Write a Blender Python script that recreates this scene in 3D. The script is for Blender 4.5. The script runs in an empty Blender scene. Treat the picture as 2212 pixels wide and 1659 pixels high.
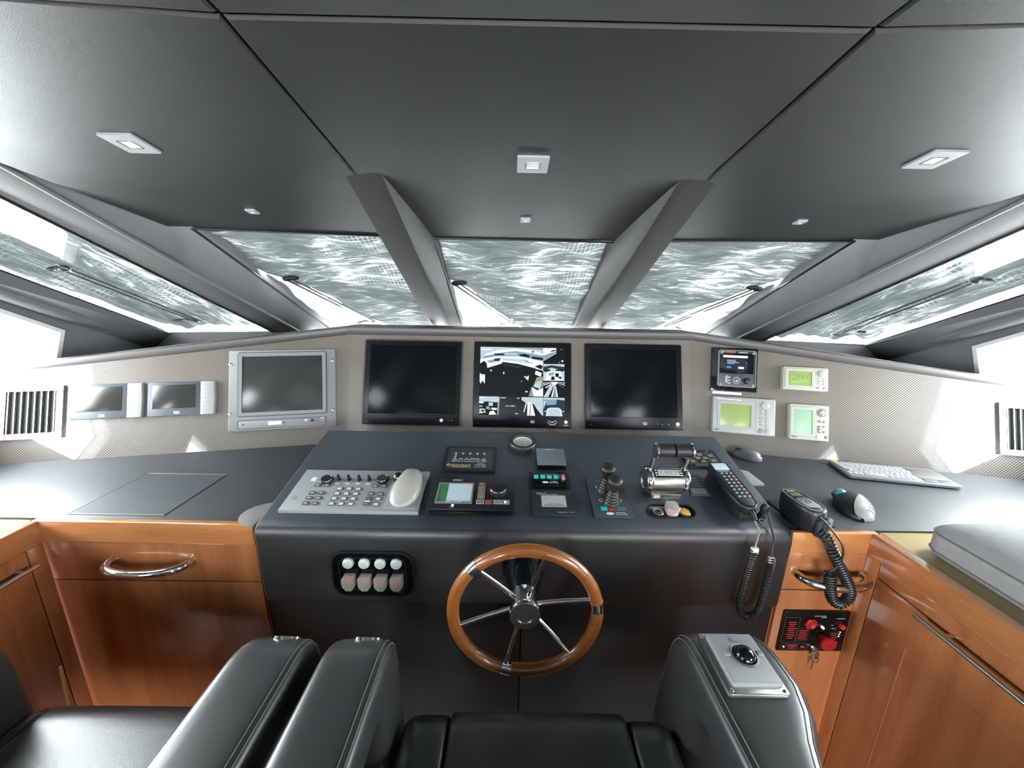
import bpy, bmesh, math, random
from mathutils import Vector, Matrix
random.seed(4)
PI = math.pi
H = 1.55                                   # eye height above the floor; the measures below are taken from eye level
SC = bpy.context.scene
COL = SC.collection

# ------------------------------------------------------------------ camera
cam_d = bpy.data.cameras.new('camera'); cam = bpy.data.objects.new('camera', cam_d); COL.objects.link(cam)
cam_d.sensor_width = 36; cam_d.lens = 831 * 36 / 2212; cam_d.clip_start = 0.02
P_, R_, Y_ = math.radians(13.8), math.radians(1.05), math.radians(0.3)
fw = Vector((math.sin(Y_) * math.cos(P_), math.cos(Y_) * math.cos(P_), -math.sin(P_)))
r0 = Vector((math.cos(Y_), -math.sin(Y_), 0)); u0 = r0.cross(fw)
rt = math.cos(R_) * r0 + math.sin(R_) * u0; up = math.cos(R_) * u0 - math.sin(R_) * r0
cam.matrix_world = Matrix(((rt.x, up.x, -fw.x, -.045), (rt.y, up.y, -fw.y, 0), (rt.z, up.z, -fw.z, H), (0, 0, 0, 1)))
SC.camera = cam

# ------------------------------------------------------------------ daylight and exposure
w = bpy.data.worlds.new('overcast_sky'); SC.world = w; w.use_nodes = True
bg = w.node_tree.nodes['Background']; bg.inputs[0].default_value = (.95, .98, 1, 1); bg.inputs[1].default_value = 33
SC.view_settings.view_transform = 'Standard'; SC.view_settings.look = 'None'
SC.view_settings.exposure = 0.15; SC.view_settings.gamma = 1; SC.view_settings.use_curve_mapping = False
try:
    SC.cycles.use_denoising = True
    SC.cycles.max_bounces = 10; SC.cycles.diffuse_bounces = 5; SC.cycles.transparent_max_bounces = 12
    SC.cycles.sample_clamp_indirect = 8; SC.cycles.caustics_reflective = False; SC.cycles.caustics_refractive = False
except Exception:
    pass

# sampling portals in the real window openings: they add no light, they only tell the renderer where daylight comes in
def portal(cx, cy, cz, nx, ny, sx, sz):
    d = bpy.data.lights.new('window_portal', 'AREA'); d.shape = 'RECTANGLE'; d.size = sx; d.size_y = sz; d.cycles.is_portal = True
    o = bpy.data.objects.new('window_portal', d); COL.objects.link(o); z = Vector((-nx, -ny, 0)); x = Vector((0, 0, 1)).cross(z); y = z.cross(x)
    o.matrix_world = Matrix(((x.x, y.x, z.x, cx), (x.y, y.y, z.y, cy), (x.z, y.z, z.z, cz + H), (0, 0, 0, 1)))
for s in (-1, 1):
    portal(s * 2.02, 1.065, -.185, -s, 0, 1.25, .68); portal(s * 2.02, -1.40, -.115, -s, 0, 1.66, .62)
portal(0, -2.65, -.6, 0, 1, 2.25, .85)

# ------------------------------------------------------------------ materials
MATS = {}
def mat(name, col, rough=.5, metal=0, coat=0, coat_r=.05, spec=.5, bump=0, bscale=200, emit=None, estr=1, var=0, vscale=6):
    m = bpy.data.materials.new(name); m.use_nodes = True; nt = m.node_tree; b = nt.nodes['Principled BSDF']
    b.inputs['Base Color'].default_value = (*col, 1); b.inputs['Roughness'].default_value = rough
    b.inputs['Metallic'].default_value = metal; b.inputs['Coat Weight'].default_value = coat
    b.inputs['Coat Roughness'].default_value = coat_r; b.inputs['Specular IOR Level'].default_value = spec
    if emit: b.inputs['Emission Color'].default_value = (*emit, 1); b.inputs['Emission Strength'].default_value = estr
    if bump or var:
        tc = nt.nodes.new('ShaderNodeTexCoord')
    if bump:
        n = nt.nodes.new('ShaderNodeTexNoise'); n.inputs['Scale'].default_value = bscale; n.inputs['Detail'].default_value = 3
        nt.links.new(tc.outputs['Object'], n.inputs['Vector'])
        bp = nt.nodes.new('ShaderNodeBump'); bp.inputs['Strength'].default_value = bump; bp.inputs['Distance'].default_value = .002
        nt.links.new(n.outputs['Fac'], bp.inputs['Height']); nt.links.new(bp.outputs['Normal'], b.inputs['Normal'])
    if var:
        n2 = nt.nodes.new('ShaderNodeTexNoise'); n2.inputs['Scale'].default_value = vscale; n2.inputs['Detail'].default_value = 5
        nt.links.new(tc.outputs['Object'], n2.inputs['Vector'])
        mx = nt.nodes.new('ShaderNodeMixRGB'); nt.links.new(n2.outputs['Fac'], mx.inputs['Fac'])
        mx.inputs[1].default_value = (*[c * (1 - var) for c in col], 1); mx.inputs[2].default_value = (*[min(1, c * (1 + var)) for c in col], 1)
        nt.links.new(mx.outputs[0], b.inputs['Base Color'])
        if rough > .4:
            mr = nt.nodes.new('ShaderNodeMapRange'); mr.inputs[3].default_value = rough - .06; mr.inputs[4].default_value = rough + .08
            nt.links.new(n2.outputs['Fac'], mr.inputs[0]); nt.links.new(mr.outputs[0], b.inputs['Roughness'])
    MATS[name] = m; return m

mat('headliner', (.0135, .0147, .0147), .44, spec=.6, bump=.16, bscale=600, var=.12, vscale=3)
mat('pillar_vinyl', (.15, .152, .156), .45, spec=.5, bump=.3, bscale=420)
mat('mullion_vinyl', (.028, .028, .027), .45, bump=.3, bscale=420)
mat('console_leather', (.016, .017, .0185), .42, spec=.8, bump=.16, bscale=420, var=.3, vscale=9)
mat('console_sheen', (.030, .039, .053), .42, spec=1.0, bump=.16, bscale=420, var=.3, vscale=9)
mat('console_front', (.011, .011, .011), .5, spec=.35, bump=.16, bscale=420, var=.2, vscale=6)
mat('worktop_leather', (.040, .046, .054), .46, spec=.8, bump=.10, bscale=450, var=.35, vscale=7)
mat('chair_leather', (.021, .024, .025), .32, spec=.9, coat=.5, coat_r=.28, bump=.10, bscale=480, var=.2, vscale=8)
mat('arm_leather', (.040, .042, .044), .32, spec=.9, coat=.35, coat_r=.27, var=.15, vscale=8)
mat('chair_side', (.060, .060, .062), .5, spec=.5, bump=.25, bscale=260)
mat('stitch', (.16, .16, .155), .6)
mat('lip', (.062, .059, .055), .40, spec=.6, bump=.1, bscale=400)
mat('black_gloss', (.004, .005, .006), .07, spec=.5)
mat('black_plastic', (.012, .013, .015), .38)
mat('black_matte', (.008, .008, .008), .6)
mat('rubber', (.020, .019, .017), .42)
mat('slate_plastic', (.055, .068, .085), .4)
mat('panel_slate', (.030, .037, .046), .38)
mat('grey_device', (.13, .135, .14), .45)
mat('grey_bezel', (.20, .205, .21), .42)
mat('screen_black', (.003, .004, .005), .16, spec=.12)
mat('dark_screen', (.030, .031, .030), .18)
mat('grey_keypad', (.29, .30, .305), .45, bump=.05, bscale=600)
mat('beige_dome', (.40, .39, .35), .33)
mat('key_grey', (.10, .105, .11), .45)
mat('white_print', (.80, .80, .78), .5)
mat('grey_print', (.36, .37, .38), .5)
mat('gold_print', (.62, .50, .25), .4)
mat('red_print', (.6, .04, .05), .4)
mat('teal', (.03, .50, .50), .3, emit=(.02, .5, .5), estr=.15)
mat('red', (.62, .03, .03), .35)
mat('yellow', (.85, .55, .05), .35)
mat('clear_amber', (.55, .50, .40), .15)
mat('chrome', (.78, .79, .80), .07, metal=1)
mat('brushed', (.62, .63, .62), .28, metal=1)
mat('satin', (.44, .45, .47), .38, metal=.3)
mat('bezel_black', (.005, .006, .007), .28, spec=.2)
mat('pewter', (.36, .35, .32), .36, metal=1)
mat('dark_metal', (.10, .10, .10), .3, metal=1)
mat('light_grey_plastic', (.32, .32, .31), .4)
mat('cream_plastic', (.36, .355, .30), .42)
mat('white_plastic', (.78, .78, .76), .35)
mat('lcd_green', (.21, .28, .09), .25, emit=(.40, .52, .20), estr=.12)
mat('lcd_mint', (.22, .36, .24), .25, emit=(.42, .62, .44), estr=.15)
mat('lcd_ink', (.10, .13, .05), .4)
mat('lcd_pale', (.46, .56, .62), .2, emit=(.45, .56, .64), estr=.2)
mat('lcd_dark_green', (.07, .22, .10), .2)
mat('trac_screen', (.62, .64, .66), .3)
mat('box_lid', (.15, .175, .215), .4, bump=.1, bscale=500, var=.15, vscale=40)
mat('keyboard_key', (.40, .40, .41), .45)
mat('keyboard_frame', (.16, .165, .18), .42)
mat('lens', (.75, .73, .65), .3)
mat('tan_top', (.50, .39, .19), .35, var=.1, vscale=5)
mat('cushion_cloth', (.30, .30, .30), .85, bump=.6, bscale=500, var=.2, vscale=60)
mat('floor_wood', (.10, .05, .025), .4, var=.3, vscale=4)
mat('wall_vinyl', (.13, .135, .145), .5, bump=.3, bscale=400)
mat('gelcoat', (.72, .73, .73), .3)
mat('frame_white', (.62, .63, .63), .4)
mat('gasket', (.006, .006, .006), .5)
mat('wheel_wood', (.30, .095, .020), .35, coat=1, coat_r=.05, var=.35, vscale=30)
mat('led_red', (.5, .01, .02), .4, emit=(1, .03, .05), estr=1.4)
mat('red_glow', (.30, .012, .014), .35, emit=(.5, .01, .01), estr=.06)
mat('led_green', (.3, .8, .3), .4, emit=(.5, 1, .5), estr=1.5)
mat('led_white', (.8, .8, .8), .4, emit=(.9, .9, 1), estr=.8)
mat('blue_ball', (.10, .30, .45), .08, coat=1)
mat('brass', (.75, .60, .20), .35)
mat('paper_tag', (.62, .61, .57), .5)
mat('wire_sleeve', (.30, .20, .16), .5)
for nm, c in (('px_white', (.85, .9, .95)), ('px_pale', (.50, .62, .68)), ('px_blue', (.22, .36, .46)), ('px_black', (.003, .005, .008)), ('px_red', (.7, .03, .05)),
              ('px_olive', (.30, .33, .22)), ('px_grey', (.30, .33, .36)), ('px_navy', (.02, .035, .07)), ('px_sky', (.10, .35, .65)), ('px_orange', (.8, .25, .05))):
    mat(nm, (0.0, 0.0, 0.0), .3, spec=.2, emit=c, estr=1)

def carbon(name, direction, c1, c2):
    m = mat(name, c1, .42, metal=0, coat=.75, coat_r=.035)
    nt = m.node_tree; b = nt.nodes['Principled BSDF']; b.inputs['Coat IOR'].default_value = 1.6
    tc = nt.nodes.new('ShaderNodeTexCoord'); mp = nt.nodes.new('ShaderNodeMapping')
    mp.inputs['Rotation'].default_value = (0, 0, math.radians(45 if direction > 0 else -45))
    nt.links.new(tc.outputs['Object'], mp.inputs['Vector'])
    wv = nt.nodes.new('ShaderNodeTexWave'); wv.wave_type = 'BANDS'; wv.bands_direction = 'X'; wv.inputs['Scale'].default_value = 46
    nt.links.new(mp.outputs[0], wv.inputs['Vector'])
    cr = nt.nodes.new('ShaderNodeValToRGB'); cr.color_ramp.elements[0].position = .3; cr.color_ramp.elements[1].position = .7
    cr.color_ramp.elements[0].color = (*c2, 1); cr.color_ramp.elements[1].color = (*c1, 1)
    nt.links.new(wv.outputs['Fac'], cr.inputs[0]); nt.links.new(cr.outputs[0], b.inputs['Base Color'])
    bp = nt.nodes.new('ShaderNodeBump'); bp.inputs['Strength'].default_value = .3; bp.inputs['Distance'].default_value = .0008
    nt.links.new(wv.outputs['Fac'], bp.inputs['Height']); nt.links.new(bp.outputs[0], b.inputs['Normal'])
carbon('carbon_side', 1, (.225, .195, .16), (.030, .026, .022))
carbon('carbon_center', -1, (.24, .205, .17), (.020, .018, .016))
carbon('carbon_flat', 1, (.36, .34, .31), (.10, .095, .09))

def wood(name, axis, c1, c2, rough=.22):
    m = mat(name, c1, rough, coat=.6, coat_r=.08); nt = m.node_tree; b = nt.nodes['Principled BSDF']
    tc = nt.nodes.new('ShaderNodeTexCoord'); mp = nt.nodes.new('ShaderNodeMapping')
    s = {'z': (9, 9, 1.0), 'x': (1.0, 9, 9), 'y': (9, 1.0, 9)}[axis]; mp.inputs['Scale'].default_value = s
    nt.links.new(tc.outputs['Object'], mp.inputs['Vector'])
    n = nt.nodes.new('ShaderNodeTexNoise'); n.inputs['Scale'].default_value = 2.2; n.inputs['Detail'].default_value = 8; n.inputs['Distortion'].default_value = .6
    nt.links.new(mp.outputs[0], n.inputs['Vector'])
    n2 = nt.nodes.new('ShaderNodeTexNoise'); n2.inputs['Scale'].default_value = 22; n2.inputs['Detail'].default_value = 4
    nt.links.new(mp.outputs[0], n2.inputs['Vector'])
    mx = nt.nodes.new('ShaderNodeMath'); mx.operation = 'MULTIPLY_ADD'; mx.inputs[1].default_value = .35
    nt.links.new(n2.outputs['Fac'], mx.inputs[0]); nt.links.new(n.outputs['Fac'], mx.inputs[2])
    cr = nt.nodes.new('ShaderNodeValToRGB'); cr.color_ramp.elements[0].position = .42; cr.color_ramp.elements[1].position = .85
    cr.color_ramp.elements[0].color = (*c2, 1); cr.color_ramp.elements[1].color = (*c1, 1)
    nt.links.new(mx.outputs[0], cr.inputs[0]); nt.links.new(cr.outputs[0], b.inputs['Base Color'])
wood('cherry', 'z', (.48, .185, .072), (.35, .112, .042))
wood('cherry_rail', 'x', (.55, .235, .085), (.42, .150, .048))
wood('cherry_rail_y', 'y', (.52, .205, .075), (.38, .130, .042))

def sheet_mat():
    m = bpy.data.materials.new('silver_mesh'); m.use_nodes = True; nt = m.node_tree; nt.nodes.clear()
    out = nt.nodes.new('ShaderNodeOutputMaterial'); tr = nt.nodes.new('ShaderNodeBsdfTranslucent'); df = nt.nodes.new('ShaderNodeBsdfDiffuse')
    tp = nt.nodes.new('ShaderNodeBsdfTransparent'); a = nt.nodes.new('ShaderNodeMixShader'); b = nt.nodes.new('ShaderNodeMixShader')
    tc = nt.nodes.new('ShaderNodeTexCoord')
    # crinkles in the foil: stretched noise
    mp = nt.nodes.new('ShaderNodeMapping'); mp.inputs['Scale'].default_value = (2.2, 11, 4); mp.inputs['Rotation'].default_value = (0, 0, .12)
    nt.links.new(tc.outputs['Object'], mp.inputs[0])
    n = nt.nodes.new('ShaderNodeTexNoise'); n.inputs['Scale'].default_value = 4.2; n.inputs['Detail'].default_value = 10; n.inputs['Roughness'].default_value = .70; n.inputs['Distortion'].default_value = .45
    nt.links.new(mp.outputs[0], n.inputs['Vector'])
    big = nt.nodes.new('ShaderNodeTexNoise'); big.inputs['Scale'].default_value = 2.1; big.inputs['Detail'].default_value = 2
    nt.links.new(tc.outputs['Object'], big.inputs['Vector'])
    # open weave where light leaks through: crossed threads broken up by noise
    wx = nt.nodes.new('ShaderNodeTexWave'); wx.bands_direction = 'X'; wx.inputs['Scale'].default_value = 17; wx.inputs['Distortion'].default_value = .5
    wy = nt.nodes.new('ShaderNodeTexWave'); wy.bands_direction = 'Y'; wy.inputs['Scale'].default_value = 13; wy.inputs['Distortion'].default_value = .5
    for q in (wx, wy): nt.links.new(tc.outputs['Object'], q.inputs['Vector'])
    mxx = nt.nodes.new('ShaderNodeMath'); mxx.operation = 'MAXIMUM'; nt.links.new(wx.outputs['Fac'], mxx.inputs[0]); nt.links.new(wy.outputs['Fac'], mxx.inputs[1])
    pw = nt.nodes.new('ShaderNodeMath'); pw.operation = 'POWER'; pw.inputs[1].default_value = 12; nt.links.new(mxx.outputs[0], pw.inputs[0])
    n3 = nt.nodes.new('ShaderNodeTexNoise'); n3.inputs['Scale'].default_value = 5; n3.inputs['Detail'].default_value = 5; nt.links.new(tc.outputs['Object'], n3.inputs['Vector'])
    r3 = nt.nodes.new('ShaderNodeMapRange'); r3.inputs[1].default_value = .50; r3.inputs[2].default_value = .72; nt.links.new(n3.outputs['Fac'], r3.inputs[0])
    leak = nt.nodes.new('ShaderNodeMath'); leak.operation = 'MULTIPLY'; nt.links.new(pw.outputs[0], leak.inputs[0]); nt.links.new(r3.outputs[0], leak.inputs[1])
    fac = nt.nodes.new('ShaderNodeMath'); fac.operation = 'MULTIPLY_ADD'; fac.inputs[1].default_value = .034; fac.inputs[2].default_value = .0
    nt.links.new(leak.outputs[0], fac.inputs[0])
    ad = nt.nodes.new('ShaderNodeMath'); ad.operation = 'MULTIPLY_ADD'; ad.inputs[1].default_value = .55
    nt.links.new(big.outputs['Fac'], ad.inputs[0]); nt.links.new(n.outputs['Fac'], ad.inputs[2])
    cr = nt.nodes.new('ShaderNodeValToRGB')
    e = cr.color_ramp.elements; e[0].position = .50; e[0].color = (.0075, .0088, .0088, 1); e[1].position = 1.0; e[1].color = (.095, .098, .096, 1)
    k = e.new(.68); k.color = (.0108, .0125, .0122, 1); k = e.new(.82); k.color = (.0168, .0188, .0183, 1)
    nt.links.new(ad.outputs[0], cr.inputs[0]); nt.links.new(cr.outputs[0], tr.inputs[0])
    df.inputs[0].default_value = (.3, .32, .32, 1)
    bp = nt.nodes.new('ShaderNodeBump'); bp.inputs['Strength'].default_value = 1; bp.inputs['Distance'].default_value = .02
    nt.links.new(n.outputs['Fac'], bp.inputs['Height']); nt.links.new(bp.outputs[0], tr.inputs['Normal']); nt.links.new(bp.outputs[0], df.inputs['Normal'])
    a.inputs[0].default_value = .12; nt.links.new(tr.outputs[0], a.inputs[1]); nt.links.new(df.outputs[0], a.inputs[2])
    nt.links.new(fac.outputs[0], b.inputs[0]); nt.links.new(a.outputs[0], b.inputs[1]); nt.links.new(tp.outputs[0], b.inputs[2])
    nt.links.new(b.outputs[0], out.inputs[0]); MATS['silver_mesh'] = m
sheet_mat()
def white_sheet():
    m = bpy.data.materials.new('white_mesh'); m.use_nodes = True; nt = m.node_tree; nt.nodes.clear()
    out = nt.nodes.new('ShaderNodeOutputMaterial'); tr = nt.nodes.new('ShaderNodeBsdfTranslucent'); tc = nt.nodes.new('ShaderNodeTexCoord')
    mp = nt.nodes.new('ShaderNodeMapping'); mp.inputs['Scale'].default_value = (2, 12, 4); nt.links.new(tc.outputs['Object'], mp.inputs[0])
    n = nt.nodes.new('ShaderNodeTexNoise'); n.inputs['Scale'].default_value = 3; n.inputs['Detail'].default_value = 6; nt.links.new(mp.outputs[0], n.inputs['Vector'])
    cr = nt.nodes.new('ShaderNodeValToRGB'); cr.color_ramp.elements[0].position = .35; cr.color_ramp.elements[1].position = .65
    cr.color_ramp.elements[0].color = (.045, .047, .047, 1); cr.color_ramp.elements[1].color = (.095, .097, .095, 1)
    nt.links.new(n.outputs['Fac'], cr.inputs[0]); nt.links.new(cr.outputs[0], tr.inputs[0]); nt.links.new(tr.outputs[0], out.inputs[0]); MATS['white_mesh'] = m
white_sheet()
def glass_mat(name, tint, f0, haze=0, hcol=(1, 1, 1)):
    m = bpy.data.materials.new(name); m.use_nodes = True; nt = m.node_tree; nt.nodes.clear(); L = nt.links.new
    out = nt.nodes.new('ShaderNodeOutputMaterial'); tp = nt.nodes.new('ShaderNodeBsdfTransparent'); tp.inputs[0].default_value = (*tint, 1)
    gl = nt.nodes.new('ShaderNodeBsdfGlossy'); gl.inputs['Roughness'].default_value = .03
    ge = nt.nodes.new('ShaderNodeNewGeometry'); dt = nt.nodes.new('ShaderNodeVectorMath'); dt.operation = 'DOT_PRODUCT'; L(ge.outputs['Incoming'], dt.inputs[0]); L(ge.outputs['Normal'], dt.inputs[1])
    ab = nt.nodes.new('ShaderNodeMath'); ab.operation = 'ABSOLUTE'; L(dt.outputs['Value'], ab.inputs[0])
    om = nt.nodes.new('ShaderNodeMath'); om.operation = 'SUBTRACT'; om.inputs[0].default_value = 1; L(ab.outputs[0], om.inputs[1])
    pw = nt.nodes.new('ShaderNodeMath'); pw.operation = 'POWER'; pw.inputs[1].default_value = 5; L(om.outputs[0], pw.inputs[0])
    ma = nt.nodes.new('ShaderNodeMath'); ma.operation = 'MULTIPLY_ADD'; ma.inputs[1].default_value = .5; ma.inputs[2].default_value = f0; L(pw.outputs[0], ma.inputs[0])
    mx = nt.nodes.new('ShaderNodeMixShader'); L(ma.outputs[0], mx.inputs[0]); L(tp.outputs[0], mx.inputs[1]); L(gl.outputs[0], mx.inputs[2]); last = mx
    if haze:
        df = nt.nodes.new('ShaderNodeBsdfDiffuse'); df.inputs[0].default_value = (*hcol, 1); m2 = nt.nodes.new('ShaderNodeMixShader'); m2.inputs[0].default_value = haze
        L(mx.outputs[0], m2.inputs[1]); L(df.outputs[0], m2.inputs[2]); last = m2
    L(last.outputs[0], out.inputs[0]); MATS[name] = m
glass_mat('window_glass', (.93, .95, .95), .03)
glass_mat('clear_plastic', (.90, .88, .84), .05, .32, (.92, .88, .80))

# ------------------------------------------------------------------ mesh helpers
def inset(pts, d):
    n = len(pts); out = []
    area = sum(pts[i][0] * pts[(i + 1) % n][1] - pts[(i + 1) % n][0] * pts[i][1] for i in range(n)); sg = 1 if area > 0 else -1
    for i in range(n):
        a, b, c = Vector(pts[i - 1]), Vector(pts[i]), Vector(pts[(i + 1) % n])
        e1 = (b - a).normalized() if (b - a).length > 1e-9 else Vector((1, 0)); e2 = (c - b).normalized() if (c - b).length > 1e-9 else e1
        n1 = Vector((-e1.y, e1.x)) * sg; n2 = Vector((-e2.y, e2.x)) * sg; m = n1 + n2
        m = m / max(.35, m.dot(m) / 2) if m.length > 1e-6 else n1
        out.append((b.x + m.x * d, b.y + m.y * d))
    return out
def rrect(cx, cy, sx, sy, r, n=3):
    r = max(1e-5, min(r, sx / 2 - 1e-5, sy / 2 - 1e-5)); p = []
    for k, (x, y) in enumerate(((1, 1), (-1, 1), (-1, -1), (1, -1))):
        for i in range(n + 1):
            t = (k + i / n) * PI / 2; p.append((cx + x * (sx / 2 - r) + r * math.cos(t), cy + y * (sy / 2 - r) + r * math.sin(t)))
    return p
def ngon(cx, cy, rx, ry=None, n=24, a0=0):
    ry = rx if ry is None else ry
    return [(cx + rx * math.cos(a0 + 2 * PI * i / n), cy + ry * math.sin(a0 + 2 * PI * i / n)) for i in range(n)]
YZX = Matrix(((0, 0, 1, 0), (1, 0, 0, 0), (0, 1, 0, 0), (0, 0, 0, 1)))   # profile drawn in (y, z), extruded along x
XZY = Matrix(((1, 0, 0, 0), (0, 0, -1, 0), (0, 1, 0, 0), (0, 0, 0, 1)))  # profile drawn in (x, z), extruded towards the viewer (-y)
class MB:
    def __init__(s, M=None): s.bm = bmesh.new(); s.M = M or Matrix()
    def v(s, p): return s.bm.verts.new(s.M @ Vector(p))
    def poly(s, pts, mi=0):
        f = s.bm.faces.new([s.v(p) for p in pts]); f.material_index = mi; return s
    def loft(s, rings, cap0=True, cap1=True, ring_closed=True, loop=False):
        R = [[s.v(p) for p in r] for r in rings]; n = len(R[0]); m = len(R)
        for i in range(m if loop else m - 1):
            a, b = R[i], R[(i + 1) % m]
            for j in range(n if ring_closed else n - 1):
                k = (j + 1) % n
                s.bm.faces.new((a[j], a[k], b[k], b[j]))
        if not loop:
            if cap0: s.bm.faces.new(R[0][::-1])
            if cap1: s.bm.faces.new(R[-1])
        return s
    def prism(s, pts, z0, z1, bev=0, bev0=0):
        rs = []
        if bev0 > 0: rs.append([(x, y, z0) for x, y in inset(pts, bev0)]); rs.append([(x, y, z0 + bev0) for x, y in pts])
        else: rs.append([(x, y, z0) for x, y in pts])
        if bev > 0:
            rs.append([(x, y, z1 - bev) for x, y in pts]); rs.append([(x, y, z1 - bev * .3) for x, y in inset(pts, bev * .3)]); rs.append([(x, y, z1) for x, y in inset(pts, bev)])
        else: rs.append([(x, y, z1) for x, y in pts])
        return s.loft(rs)
    def rbox(s, cx, cy, sx, sy, z0, z1, r=.004, bev=.0015, n=3): return s.prism(rrect(cx, cy, sx, sy, r, n), z0, z1, bev)
    def box(s, x0, x1, y0, y1, z0, z1, bev=0):
        if bev > 0: return s.prism(rrect((x0 + x1) / 2, (y0 + y1) / 2, x1 - x0, y1 - y0, bev, 2), z0, z1, bev, bev)
        return s.prism([(x0, y0), (x1, y0), (x1, y1), (x0, y1)], z0, z1)
    def cyl(s, cx, cy, r, z0, z1, bev=0, n=24): return s.prism(ngon(cx, cy, r, n=n), z0, z1, bev)
    def lathe(s, prof, cx=0, cy=0, n=28):
        return s.loft([[(cx + r * math.cos(2 * PI * i / n), cy + r * math.sin(2 * PI * i / n), z) for i in range(n)] for r, z in prof])
    def ring(s, outer, inner, z0, z1):
        a = [(x, y, z0) for x, y in outer]; b = [(x, y, z1) for x, y in outer]; c = [(x, y, z1) for x, y in inner]; d = [(x, y, z0) for x, y in inner]
        return s.loft([a, b, c, d], loop=True)
    def tube(s, path, r, n=8, closed=False):
        path = [Vector(p) for p in path]; m = len(path); rings = []; nrm = None
        for i, p in enumerate(path):
            a = path[i - 1] if (i > 0 or closed) else p; b = path[(i + 1) % m] if (i < m - 1 or closed) else p
            t = (b - a).normalized()
            if nrm is None: nrm = t.orthogonal().normalized()
            nrm = (nrm - t * nrm.dot(t)); nrm = nrm.normalized() if nrm.length > 1e-6 else t.orthogonal().normalized()
            bi = t.cross(nrm); rr = r(i / max(1, m - 1)) if callable(r) else r
            rings.append([p + (nrm * math.cos(2 * PI * k / n) + bi * math.sin(2 * PI * k / n)) * rr for k in range(n)])
        return s.loft(rings, loop=closed)
    def ball(s, c, rx, ry=None, rz=None, nu=20, nv=12):
        ry = ry or rx; rz = rz or rx; rings = []
        for j in range(1, nv):
            t = PI * j / nv; rings.append([(c[0] + rx * math.sin(t) * math.cos(2 * PI * i / nu), c[1] + ry * math.sin(t) * math.sin(2 * PI * i / nu), c[2] - rz * math.cos(t)) for i in range(nu)])
        return s.loft(rings)
    def mesh(s, name, mats, angle=38):
        bm = s.bm; bmesh.ops.recalc_face_normals(bm, faces=bm.faces); lim = math.radians(angle)
        for f in bm.faces: f.smooth = True
        for e in bm.edges:
            if len(e.link_faces) == 2 and e.calc_face_angle(0) > lim: e.smooth = False
        me = bpy.data.meshes.new(name); bm.to_mesh(me); bm.free()
        for m in (mats if isinstance(mats, (list, tuple)) else [mats]): me.materials.append(MATS[m])
        return me
    def build(s, name, mats, parent=None, loc=None, angle=38, label=None):
        return link(name, s.mesh(name, mats, angle), parent, loc, label)
def link(name, me, parent=None, loc=None, label=None):
    o = bpy.data.objects.new(name, me); COL.objects.link(o)
    if parent: o.parent = parent
    if loc is not None: o.location = loc
    if label: o['label'] = label
    return o
def frame(o, x, y):
    x = Vector(x).normalized(); y = Vector(y).normalized(); z = x.cross(y); o = Vector(o)
    return Matrix(((x.x, y.x, z.x, o.x), (x.y, y.y, z.y, o.y), (x.z, y.z, z.z, o.z + H), (0, 0, 0, 1)))
WORLD = Matrix.Translation((0, 0, H))
def tag(o, label, cat, group=None):
    o['label'] = label; o['category'] = cat
    if group: o['group'] = group
    return o
def thing(name, label, cat, F=WORLD, loc=(0, 0, 0), rz=0, group=None):
    o = bpy.data.objects.new(name, None); COL.objects.link(o); o.empty_display_size = .02
    o.matrix_world = F @ Matrix.Translation(loc) @ Matrix.Rotation(rz, 4, 'Z'); return tag(o, label, cat, group)
def struct(o): o['kind'] = 'structure'; return o
def sroot(name):
    o = bpy.data.objects.new(name, None); COL.objects.link(o); o.matrix_world = WORLD; return struct(o)
def copy_thing(r, F, loc, rz=0, label=None, group=None):
    c = r.copy(); COL.objects.link(c); c.matrix_world = F @ Matrix.Translation(loc) @ Matrix.Rotation(rz, 4, 'Z')
    if label: c['label'] = label
    if group: c['group'] = group
    def kids(a, b):
        for ch in list(a.children):
            d = ch.copy(); COL.objects.link(d); d.parent = b; kids(ch, d)
    kids(r, c); return c
def text(s, size, m, parent, x, y, z, align='CENTER', name='lettering', sx=1, shear=0, rz=0):
    cu = bpy.data.curves.new('t', 'FONT'); cu.body = s; cu.size = size; cu.align_x = align; cu.align_y = 'CENTER'; cu.extrude = .00015; cu.shear = shear; cu.resolution_u = 2
    t = bpy.data.objects.new('t', cu); me = bpy.data.meshes.new_from_object(t); bpy.data.objects.remove(t); bpy.data.curves.remove(cu)
    me.materials.clear(); me.materials.append(MATS[m]); me.name = name
    o = link(name, me, parent, (x, y, z)); o.scale = (sx, 1, 1); o.rotation_euler.z = rz; return o
def marks(rects, z, m, parent, name='printed_marks', t=.0003):
    b = MB()
    for x, y, sx, sy in rects: b.box(x - sx / 2, x + sx / 2, y - sy / 2, y + sy / 2, z, z + t)
    o = b.build(name, m, parent); o['kind'] = 'stuff'; return o
def outline(b, x, y, sx, sy, z, lw=.0008, t=.0003):
    for q in ((x - sx / 2, x + sx / 2, y - sy / 2, y - sy / 2 + lw), (x - sx / 2, x + sx / 2, y + sy / 2 - lw, y + sy / 2), (x - sx / 2, x - sx / 2 + lw, y - sy / 2, y + sy / 2), (x + sx / 2 - lw, x + sx / 2, y - sy / 2, y + sy / 2)):
        b.box(*q, z, z + t)
def smooth_path(pts, k=8):
    pts = [Vector(p) for p in pts]; out = []
    for i in range(len(pts) - 1):
        p0, p1, p2, p3 = pts[max(0, i - 1)], pts[i], pts[i + 1], pts[min(len(pts) - 1, i + 2)]
        for j in range(k):
            t = j / k; out.append(.5 * ((2 * p1) + (-p0 + p2) * t + (2 * p0 - 5 * p1 + 4 * p2 - p3) * t * t + (-p0 + 3 * p1 - 3 * p2 + p3) * t ** 3))
    return out + [pts[-1]]
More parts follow.
